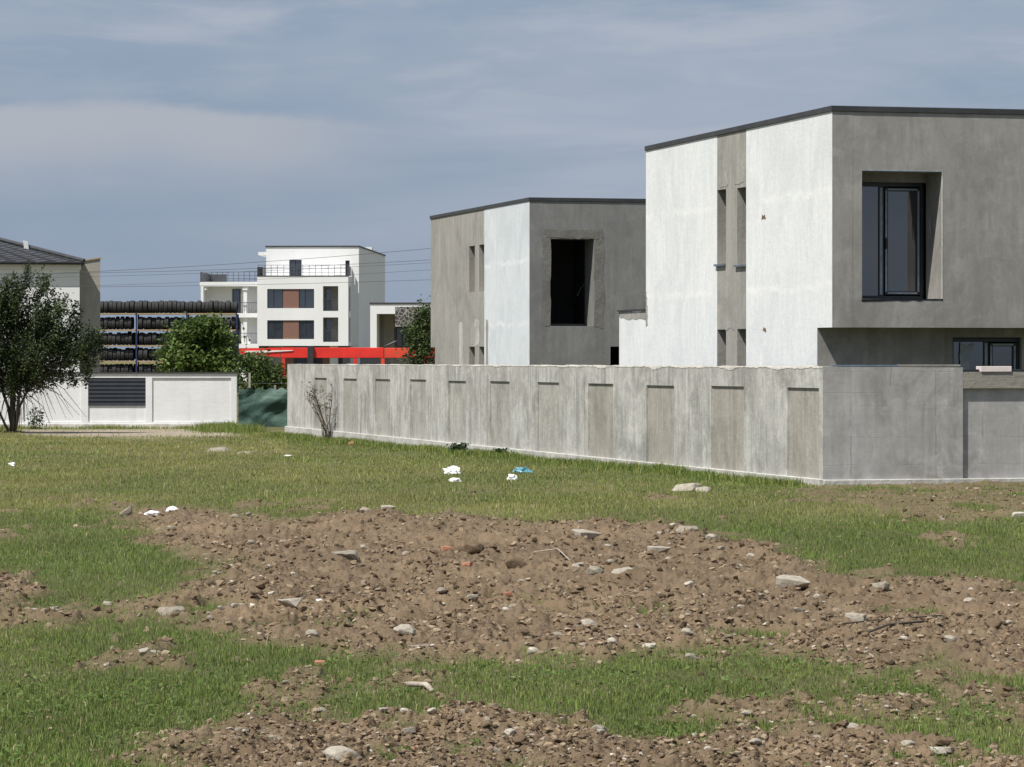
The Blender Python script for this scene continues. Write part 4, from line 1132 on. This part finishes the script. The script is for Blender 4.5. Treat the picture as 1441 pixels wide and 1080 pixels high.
for z0 in (ez(441, 3.2), ez(484, 3.2)):
    w_ = box('balcony_door', M['frame'], ap, ew(327, 4.5), ew(338.5, 4.5), 4.53, 4.597, z0, z0+2.25)
    box('pane', M['glass'], w_, ew(328.5, 4.5), ew(337, 4.5), 4.50, 4.529, z0+.1, z0+2.15)
    rl = MB(); x0 = ew(334, 3.2)+.05
    rl.box(x0, -.05, 3.03, 3.07, z0+.95, z0+1.0)
    for i in range(14): xx = x0+(-.1-x0)*i/13; rl.box(xx-.012, xx+.012, 3.035, 3.065, z0, z0+.949)
    rl.build('railing', M['rail'], ap)
rl = MB()
for z in (.3, .6, .92): rl.box(wx0, -.06, 3.05, 3.08, zw1+z-.02, zw1+z+.015)
for i in range(12): xx = wx0+(-.1-wx0)*i/11; rl.box(xx-.02, xx+.02, 3.04, 3.09, zw1, zw1+.93)
rl.build('terrace_railing', M['rail'], ap)
MB().box(wx0-.05, wx0+.02, 3.0, 9, zw1, zw1+.9).box(wx0+.021, wx0+1.6, 8.9, 8.99, zw1, zw1+.85).build('terrace_screen', M['rail'], ap)
# ground floor under the front block
for i, (p0, p1, m_) in enumerate(((363, 375, 'frame'), (375, 397, 'fin'), (397, 411, 'brick'), (411, 417, 'frame'), (417, 429, 'darkglass'), (429, 452, 'frame'), (452, 462, 'brick'), (462, 474, 'wallwhite'), (474, 480, 'frame'), (480, 490, 'brick'))):
    box('ground_floor_bay', M[m_], ap, ew(p0)+.003, ew(p1), 1.2+.02*(i % 2), 1.5, 0, zb-.001)
for p in (368, 436, 486):
    box('column', M['dark'], ap, ew(p-4), ew(p+4), .1, .5, 0, zb-.002)

# ------------------------------------------------------------------ small white building with patterned screen
dB = 240.0
H = Fr(521, dB, math.radians(-4))
sb = thing('building', H.O, math.radians(-4), 'low white building with boxed frame and dark patterned screen beside the apartments', 'building')
bz = CH+(507-428)/F*dB; bw = H.front(660)
hz = lambda py: CH-(py-HY)/F*dB
fr0 = H.front(534)
MB().prism([(0, 0, 0), (fr0-.2, 0, 0), (fr0-.2, 12, 0), (0, 12, 0)], [(0, 0, bz-.001), (fr0-.2, 0, bz-.001), (fr0-.2, 12, bz-.001), (0, 12, bz-.001)]).build('side_wall', M['wallwhite'], sb)
panel('frame_head', M['wallwhite'], sb, (0, 0, 0), UX, NF, fr0-.199, bw, hz(442), bz-.002, (), 12)
box('back_wall', M['fin'], sb, fr0-.199, bw, 2.0, 11.9, 0, hz(442)-.001)
box('patterned_screen', M['lattice'], sb, H.front(556), bw, .05, .12, hz(463), hz(431.5)) if False else None
panel('patterned_screen', M['lattice'], sb, (0, -.05, 0), UX, NF, H.front(556), bw, hz(460), hz(432), (), .045)
w_ = box('window', M['frame'], sb, H.front(553), H.front(572), 1.9, 1.99, hz(489), hz(460))
box('pane', M['glass'], w_, H.front(555), H.front(561.5), 1.85, 1.899, hz(488), hz(462)); box('pane', M['glass'], w_, H.front(563.5), H.front(570.5), 1.85, 1.899, hz(488), hz(462))
box('brick_pier', M['beam'], sb, H.front(536), H.front(551), 1.7, 1.99, 0, hz(442)-.01)
box('roof_coping', M['coping'], sb, -.05, bw, -.06, 12, bz+.001, bz+.1)

# ------------------------------------------------------------------ red canopy
dC = 215.0; cs_ = dC/F
rc = thing('canopy', (W(470, 0, dC).x, dC, 0), 0, 'long bright red canopy beam on posts in front of the apartments', 'canopy')
qx = lambda p: (p-470)*cs_
qz = lambda p: CH-(p-HY)*cs_
box('fascia', M['red'], rc, qx(395), qx(540), 0, .25, qz(504), qz(489.5), bevel=.02)
box('fascia', M['orange'], rc, qx(541), qx(640), 0, .25, qz(504), qz(490), bevel=.02)
MB().prism([(qx(322), .0, qz(497)), (qx(394), .0, qz(503)), (qx(394), .25, qz(503)), (qx(322), .25, qz(497))], [(qx(322), .0, qz(491)), (qx(394), .0, qz(489.5)), (qx(394), .25, qz(489.5)), (qx(322), .25, qz(491))]).build('fascia', M['red'], rc)
MB().prism([(qx(345), -.06, qz(498)), (qx(412), -.06, qz(494)), (qx(412), -.01, qz(494)), (qx(345), -.01, qz(498))], [(qx(345), -.06, qz(494)), (qx(412), -.06, qz(493)), (qx(412), -.01, qz(493)), (qx(345), -.01, qz(494))]).build('white_band', M['bag'], rc)
MB().prism([(qx(322), .26, qz(492)), (qx(640), .26, qz(492)), (qx(640), 6, qz(492)), (qx(322), 6, qz(492))], [(qx(322), .26, qz(491)), (qx(640), .26, qz(491)), (qx(640), 6, qz(491)), (qx(322), 6, qz(491))]).build('roof_sheet', M['red'], rc)
for a, b, m_ in ((433, 441, 'dark'), (397, 401, 'red'), (497, 502, 'red'), (536, 541, 'orange'), (597, 601, 'orange'), (355, 359, 'red')):
    box('post', M[m_], rc, qx(a), qx(b), -.2 if m_ == 'dark' else .02, -.003 if m_ == 'dark' else .23, 0, qz(487) if m_ == 'dark' else qz(504)-.002)
MB().tube([(qx(541), .1, qz(489)), (qx(545), .1, qz(486)), (qx(556), .1, qz(481.5)), (qx(560), .1, qz(479))], [.06, .06, .09, .02]).build('lamp_arm', M['rail'], rc, True)
ct = thing('container', (W(506, 0, 232).x, 232, 0), 0, 'dark grey container standing under the red canopy', 'container')
body = MB()
L_ = (534-506)*232/F
n = 26
for i in range(n): body.box(L_*i/n, L_*(i+1)/n, .0 if i % 2 else .04, 2.4, .1, 2.2)
body.build('body', M['rail'], ct)
MB().box(-.03, L_+.03, -.03, 2.43, 2.2005, 2.32).box(-.03, L_+.03, -.03, 2.43, 0, .0995).build('frame', M['dark'], ct)

# ------------------------------------------------------------------ overhead wires
def wire(ya, yb, d, sag, r, label):
    P = [W(-500+(1900+500)*i/60, 0, d) for i in range(61)]
    for i, p in enumerate(P):
        px_ = -500+2400*i/60; t = (px_-142)/(605-142)
        py_ = ya+(yb-ya)*t+sag*4*(t-.5)**2-sag
        p.z = CH-(py_-HY)/F*d
    mb = MB().tube(P, r, 5); o = mb.build('overhead_wire', M['wire'], None, True)
    tag(o, label, 'wire', 'overhead wires behind the houses')
wire(382, 350, 141, -2.5, 0.0088, 'topmost overhead wire, rising to the right in front of the apartments')
wire(384, 366, 143, -2.5, 0.0083, 'second overhead wire from the top, crossing the apartment terrace')
wire(389, 370, 146, -2, 0.0068, 'third overhead wire from the top, fainter than the two above')
wire(402, 380, 145, -2, 0.0062, 'thin fourth overhead wire crossing the apartment front')
wire(404, 394, 144, -1.5, 0.0078, 'lowest overhead wire, nearly level before the apartment windows')

# ------------------------------------------------------------------ trees
def leaves(P, size, cols, rng, up=.3, elong=1.6):
    n = len(P)
    nrm = rng.normal(0, 1, (n, 3)); nrm[:, 2] = np.abs(nrm[:, 2])+up; nrm /= np.linalg.norm(nrm, axis=1)[:, None]
    a = np.cross(nrm, rng.normal(0, 1, (n, 3))); a /= np.linalg.norm(a, axis=1)[:, None]+1e-9
    b = np.cross(nrm, a)
    s = size*rng.uniform(.6, 1.3, n)[:, None]
    V = np.stack([P-a*s*.5*elong, P+b*s*.42+nrm*s*.12, P+a*s*.5*elong, P-b*s*.42+nrm*s*.12], 1).reshape(-1, 3)
    i = (np.arange(n)*4)[:, None]
    T = np.concatenate([i+np.array([[0, 1, 2]]), i+np.array([[0, 2, 3]])])
    return V, T, np.repeat(cols, 4, 0)

def tree(name, base, blobs, stems, nclump, nleaf, size, c_lo, c_hi, label, cat='tree', seed=1, trunk_r=.07, spread=.26, bare=(), fork=.5, group=None, streak=0):
    """base: world foot; blobs: ellipsoids (cx,cy,cz,rx,ry,rz) relative to base"""
    rng = np.random.default_rng(seed); rr = random.Random(seed)
    root = thing(name, base, 0, label, cat, group)
    vol = np.array([b[3]*b[4]*b[5] for b in blobs]); pr = vol**.8/np.sum(vol**.8)
    cen = []
    for i in range(nclump):
        b = blobs[rng.choice(len(blobs), p=pr)]
        v = rng.normal(0, 1, 3); v /= np.linalg.norm(v); r_ = rng.uniform(.35, 1.0)**.5
        cen.append((b[0]+v[0]*b[3]*r_, b[1]+v[1]*b[4]*r_, b[2]+v[2]*b[5]*r_))
    cen = np.array(cen)
    # wood
    mb = MB(); tips = []
    for (fx_, fy_, fz_, r0) in stems:
        p0 = Vector((rr.uniform(-.08, .08), rr.uniform(-.08, .08), -.1)); p3 = Vector((fx_, fy_, fz_))
        pts = []
        for q in range(7):
            t = q/6; p = p0.lerp(p3, t); p.x += math.sin(t*3.14)*rr.uniform(-.06, .06)*fz_*.4; p.y += math.sin(t*3.14)*rr.uniform(-.05, .05)
            pts.append(p)
        mb.tube(pts, [r0*(1-.55*q/6) for q in range(7)], 7); tips.append((p3, r0*.45, pts))
    for c in cen[::1]:
        c = Vector(c); k_ = min(range(len(tips)), key=lambda i: (tips[i][0]-c).length)
        pts0 = tips[k_][2]; st = pts0[rr.choice((3, 4, 5, 6))] if c.z > pts0[4].z*.7 else pts0[rr.choice((2, 3))]
        mid = st.lerp(c, .5)+Vector((rr.uniform(-.12, .12), rr.uniform(-.12, .12), rr.uniform(.0, .18)))
        mb.tube([st, st.lerp(mid, .5)+Vector((0, 0, .03)), mid, mid.lerp(c, .6), c], [.016, .013, .010, .007, .003], 4)
    mb.build('trunk', M['bark'], root, True)
    if bare:
        bt = MB()
        for pts in bare: bt.tube(pts, [.014, .011, .008, .004][:len(pts)], 4)
        bt.build('bare_branches', M['twig'], root, True)
    P = []; Cc = []
    lo, hi = np.array(c_lo), np.array(c_hi)
    for c in cen:
        m_ = int(nleaf*rng.uniform(.5, 1.4)); sp_ = spread*rng.uniform(.6, 1.3)
        q = rng.normal(0, 1, (m_, 3))*np.array([sp_, sp_, sp_*.75])
        if streak: # upswept sprays
            t = rng.uniform(-1, 1.6, m_)[:, None]; q = q*.55+t*np.array([[c[0]*.03+rng.normal(0, .05), rng.normal(0, .1), streak]])
        P.append(c+q)
        tone = rng.uniform(0, 1)
        a = np.clip(tone+rng.normal(0, .22, m_), 0, 1)[:, None]
        Cc.append(lo*(1-a)+hi*a)
    P = np.concatenate(P); Cc = np.concatenate(Cc)
    ok = P[:, 2]+base[2] > .15
    V, T, C = leaves(P[ok], size, Cc[ok], rng)
    tri_mesh('crown', V, T, C, M['leaf'], None, None, parent=root)
    return root

def blob(px, py, d, base, rx, rz, ry=None, dy=0):
    p = W(px, py, d); s_ = d/F
    return (p.x-base[0], dy, p.z-base[2], rx*s_, (ry or rx)*s_, rz*s_)

# big dark tree at the left
dT = 91.5; bx, by = G(20, 609.5); base = (bx, dT, 0)
bl = [blob(45, 415, dT, base, 26, 34), blob(35, 450, dT, base, 40, 40), blob(5, 470, dT, base, 44, 46), blob(78, 462, dT, base, 32, 36), blob(105, 492, dT, base, 36, 24), blob(60, 505, dT, base, 52, 36),
      blob(-22, 425, dT, base, 40, 50), blob(5, 430, dT, base, 22, 30), blob(40, 540, dT, base, 40, 14), blob(-10, 545, dT, base, 40, 12), blob(-50, 500, dT, base, 50, 45), blob(10, 520, dT, base, 42, 24), blob(112, 518, dT, base, 22, 20), blob(132, 488, dT, base, 12, 12), blob(85, 532, dT, base, 26, 12), blob(30, 395, dT, base, 12, 16), blob(62, 402, dT, base, 9, 18)]
rb = random.Random(5)
bare = []
for i in range(48):
    a = rb.uniform(-1.2, 1.6); z0 = rb.uniform(1.0, 1.9)
    st = Vector((a*.35, rb.uniform(-.3, .3), z0))
    en = Vector((a*rb.uniform(.7, 1.15)+.25, rb.uniform(-.6, .5), max(.05, z0-rb.uniform(.6, 1.7))))
    md = st.lerp(en, .5)+Vector((.12, 0, .1))
    bare.append([st, st.lerp(md, .6), md, en])
stems = [(.12, 0, 2.7, .07), (-.55, .2, 2.3, .055), (.62, .1, 2.3, .045), (.35, -.3, 2.6, .05), (-.95, -.2, 1.9, .04), (-.1, .3, 3.2, .045)]
tree('tree', base, bl, stems, 360, 125, .056, (.024, .036, .016), (.08, .112, .044), 'dark bushy multi-stemmed tree in front of the white wall at the left', seed=3, spread=.15, bare=bare, streak=.22)

# walnut-like tree behind the white wall
dW = 118.0; base = (W(285, 0, dW).x, dW, 0)
bl = [blob(285, 475, dW, base, 38, 24), blob(260, 495, dW, base, 30, 26), blob(312, 490, dW, base, 26, 28), blob(285, 515, dW, base, 50, 28), blob(290, 458, dW, base, 20, 12), blob(322, 510, dW, base, 18, 26), blob(238, 490, dW, base, 14, 10)]
tree('tree', base, bl, [(0, 0, 2.0, .07), (-.5, 0, 2.2, .05), (.6, .1, 2.3, .05)], 130, 90, .11, (.045, .08, .02), (.16, .235, .06), 'broad bright green tree behind the white wall before the tyre rack', seed=8, spread=.22)
# smaller tree right of it
dW = 112.0; base = (W(372, 0, dW).x, dW, 0)
bl = [blob(362, 520, dW, base, 30, 20), blob(385, 525, dW, base, 20, 18), blob(350, 535, dW, base, 26, 22), blob(345, 512, dW, base, 14, 10), blob(378, 545, dW, base, 26, 14)]
tree('tree', base, bl, [(0, 0, 1.3, .04), (-.5, 0, 1.5, .035)], 60, 70, .085, (.035, .062, .018), (.12, .17, .045), 'small loose green tree behind the netting below the red canopy', seed=9, spread=.2)
# tree left of the far house
dW = 128.0; base = (W(590, 0, dW).x, dW, 0)
bl = [blob(596, 455, dW, base, 16, 20), blob(590, 480, dW, base, 15, 22), blob(602, 490, dW, base, 20, 26), blob(592, 505, dW, base, 18, 18), blob(600, 440, dW, base, 12, 10)]
tree('tree', base, bl, [(0, 0, 2.6, .05), (.3, .1, 2.3, .04), (-.4, 0, 2.2, .04)], 70, 55, .08, (.03, .05, .017), (.11, .155, .05), 'slim leafy tree beside the far grey house', seed=10, spread=.2)

# sparse shrub against the concrete wall
xs, ys_ = G(462, 616); base = (xs, ys_-.0, 0)
base = (W(461, 0, 84.3).x, 84.3, 0)
sh = thing('shrub', base, 0, 'nearly bare thin stemmed shrub against the concrete wall', 'shrub')
mb = MB(); rb = random.Random(4); LP = []
for i in range(15):
    tx = rb.uniform(-.55, .45); hz_ = rb.uniform(.7, 1.3) if abs(tx+.3) > .25 else rb.uniform(1.1, 1.45)
    p = [Vector((rb.uniform(-.12, .2), rb.uniform(-.08, .08), -.05)), Vector((tx*.35, rb.uniform(-.1, .1), hz_*.4)), Vector((tx*.8, rb.uniform(-.15, .15), hz_*.75)), Vector((tx*1.1, rb.uniform(-.2, .2), hz_))]
    mb.tube(p, [.011, .009, .006, .003], 4)
    for q in range(5):
        s_ = p[1].lerp(p[3], rb.uniform(.2, 1)); e_ = s_+Vector((rb.uniform(-.2, .2), rb.uniform(-.15, .15), rb.uniform(.03, .2)))
        mb.tube([s_, e_], [.005, .002], 4); LP += [tuple(s_.lerp(e_, rb.uniform(.2, 1))+Vector((rb.gauss(0, .02), rb.gauss(0, .02), rb.gauss(0, .02)))) for _ in range(4)]
mb.build('stems', M['twig'], sh, True)
LP = np.array(LP); rg = np.random.default_rng(2); a = rg.uniform(0, 1, (len(LP), 1))
V, T, C = leaves(LP, .035, np.array([[.06, .07, .035]])*(1-a)+np.array([[.12, .12, .06]])*a, rg)
tri_mesh('leaves', V, T, C, M['leaf'], None, None, parent=sh)

# weeds
def weed(px, py, hpx, wpx, label, seed, dark=True):
    x, y = G(px, py); s_ = y/F; rg = np.random.default_rng(seed)
    root = thing('weed', (x, y, float(ground_z(np.array([x]), np.array([y]))[0])), 0, label, 'weed', 'weeds on the plot')
    n = 220; hh, ww = hpx*s_, wpx*s_
    P = rg.normal(0, 1, (n, 3))*np.array([ww*.25, ww*.2, hh*.25])+np.array([0, 0, hh*.5]); P[:, 2] = np.clip(P[:, 2], .02, hh)
    a = rg.uniform(0, 1, (n, 1)); c = np.array([[.022, .045, .018]])*(1-a)+np.array([[.06, .095, .035]])*a
    V, T, C = leaves(P, .06, c, rg); tri_mesh('leaves', V, T, C, M['leaf'], None, None, parent=root)
    mb = MB()
    for i in range(7):
        e_ = P[rg.integers(0, n)]; mb.tube([(0, 0, -.02), tuple(e_*np.array([.4, .4, .6])), tuple(e_)], [.006, .005, .003], 4)
    mb.build('stem', M['twig'], root)
weed(645, 638, 14, 24, 'dark green leafy weed at the foot of the wall, left of another', 31)
weed(704, 644, 12, 22, 'dark green leafy weed at the foot of the wall above the blue bag', 32)
weed(50, 604, 30, 26, 'bushy dark weed under the left tree by the white wall', 33)
weed(128, 601, 9, 40, 'low sprawling weed at the foot of the white wall below the grille', 34)
weed(312, 602, 12, 26, 'low weed at the right end of the white wall', 35)
weed(291, 602, 7, 16, 'tiny dark weed near the right end of the white wall', 36)

# ------------------------------------------------------------------ sky and light
wld = bpy.data.worlds.new('World'); S.world = wld; wld.use_nodes = True
t = wld.node_tree; nodes = t.nodes; bg = next(n for n in nodes if n.type == 'BACKGROUND')
sun_v = Vector((-.454, -.445, 1.0)).normalized()
elev = math.asin(sun_v.z); azim = math.atan2(sun_v.x, sun_v.y)
sky = nodes.new('ShaderNodeTexSky'); sky.sky_type = 'NISHITA'; sky.sun_disc = False
sky.sun_elevation = elev; sky.sun_rotation = azim; sky.altitude = 80; sky.air_density = 1; sky.dust_density = 1.0; sky.ozone_density = 1.5
tc = nodes.new('ShaderNodeTexCoord')
def wmap(scale, loc=(0, 0, 0), rot=(0, 0, 0)):
    m = nodes.new('ShaderNodeMapping'); m.inputs['Scale'].default_value = scale; m.inputs['Location'].default_value = loc; m.inputs['Rotation'].default_value = rot
    t.links.new(tc.outputs['Generated'], m.inputs['Vector']); return m.outputs[0]
def wnoise(vec, scale, detail, rough=.55, dist=0):
    n = nodes.new('ShaderNodeTexNoise'); t.links.new(vec, n.inputs['Vector']); n.inputs['Scale'].default_value = scale; n.inputs['Detail'].default_value = detail
    n.inputs['Roughness'].default_value = rough; n.inputs['Distortion'].default_value = dist; return n.outputs['Fac']
def wrng(v, a, b, c=0, d=1):
    n = nodes.new('ShaderNodeMapRange'); n.interpolation_type = 'SMOOTHSTEP'; t.links.new(v, n.inputs['Value'])
    for k_, x in zip(('From Min', 'From Max', 'To Min', 'To Max'), (a, b, c, d)): n.inputs[k_].default_value = x
    return n.outputs[0]
def wmix(f, a, b):
    n = nodes.new('ShaderNodeMix'); n.data_type = 'RGBA'
    for i_, v in ((0, f), (6, a), (7, b)):
        if isinstance(v, bpy.types.NodeSocket): t.links.new(v, n.inputs[i_])
        else: n.inputs[i_].default_value = v if not isinstance(v, tuple) else (*v, 1)
    return n.outputs[2]
ST_ = .1
def wm_(op, a, b):
    n = nodes.new('ShaderNodeMath'); n.operation = op; t.links.new(a, n.inputs[0]); t.links.new(b, n.inputs[1]); return n.outputs[0]
def cc(r, g, b): return (r/ST_, g/ST_, b/ST_)
CB = [cc(.226, .284, .380), cc(.290, .336, .424), cc(.370, .395, .452), cc(.200, .262, .364)]
sxyz = nodes.new('ShaderNodeSeparateXYZ'); t.links.new(tc.outputs['Generated'], sxyz.inputs[0])
def wm(op, a, b):
    n = nodes.new('ShaderNodeMath'); n.operation = op
    for i_, v in enumerate((a, b)):
        if isinstance(v, bpy.types.NodeSocket): t.links.new(v, n.inputs[i_])
        else: n.inputs[i_].default_value = v
    return n.outputs[0]
n1 = wnoise(wmap((7, 7, 34), (1.3, 0, .4)), 1, 5, .5, .4)
n2 = wnoise(wmap((11, 11, 62), (4.2, 0, 2.4), (0, .03, 0)), 1, 6, .55, .3)
n3 = wnoise(wmap((4, 4, 16), (8.1, 0, 5.3)), 1, 4, .5)
cl = wmix(wrng(n1, .38, .62), CB[0], CB[1])
cl = wmix(wm_('MULTIPLY', wrng(n2, .48, .68, 0, .7), wrng(sxyz.outputs[2], .045, .085, .15, 1)), cl, CB[2])
n4 = wnoise(wmap((26, 26, 120), (3.1, 0, 6.2), (0, -.05, 0)), 1, 7, .6, .5)
cl = wmix(wm_('MULTIPLY', wrng(n4, .46, .68), wrng(sxyz.outputs[2], .055, .095, 0, .3)), cl, CB[2])
cl = wmix(wrng(n3, .5, .68, 0, .6), cl, CB[3])
# one long pale bank of cloud low on the left, flat below a sharper upper edge
zz = wm('ADD', sxyz.outputs[2], wm('MULTIPLY', wnoise(wmap((16, 16, 30), (2, 2, 1)), 1, 5, .55), .022))
zz = wm('ADD', zz, wm('MULTIPLY', sxyz.outputs[0], .035))
bank = wm('MULTIPLY', wm('MULTIPLY', wrng(zz, .048, .076), wrng(zz, .0845, .0795)), wrng(sxyz.outputs[0], -.015, -.085))
cl = wmix(wm('MULTIPLY', bank, .9), cl, cc(.355, .372, .42))
cl = wmix(wrng(zz, .062, .03, 0, .55), cl, CB[3])
fin = wmix(.93, sky.outputs[0], cl)
t.links.new(fin, bg.inputs['Color']); bg.inputs['Strength'].default_value = ST_

sl = bpy.data.lights.new('sun', 'SUN'); sl.energy = 4.6; sl.angle = math.radians(.53); sl.color = (1, .955, .88)
so = bpy.data.objects.new('sun', sl); COL.objects.link(so)
so.rotation_euler = (-sun_v).to_track_quat('-Z', 'Y').to_euler()

# ------------------------------------------------------------------ camera
cam = bpy.data.cameras.new('camera'); co = bpy.data.objects.new('camera', cam); COL.objects.link(co)
co.location = (0, 0, CH); co.rotation_euler = (math.pi/2, 0, 0)
cam.sensor_width = 36; cam.lens = F/1441*36; cam.shift_y = -(540-HY)/1441; cam.clip_end = 20000; cam.clip_start = .1
S.camera = co
S.view_settings.view_transform = 'Standard'; S.view_settings.look = 'None'; S.view_settings.exposure = 0.27; S.view_settings.gamma = 1
S.render.resolution_x = 1024; S.render.resolution_y = 767
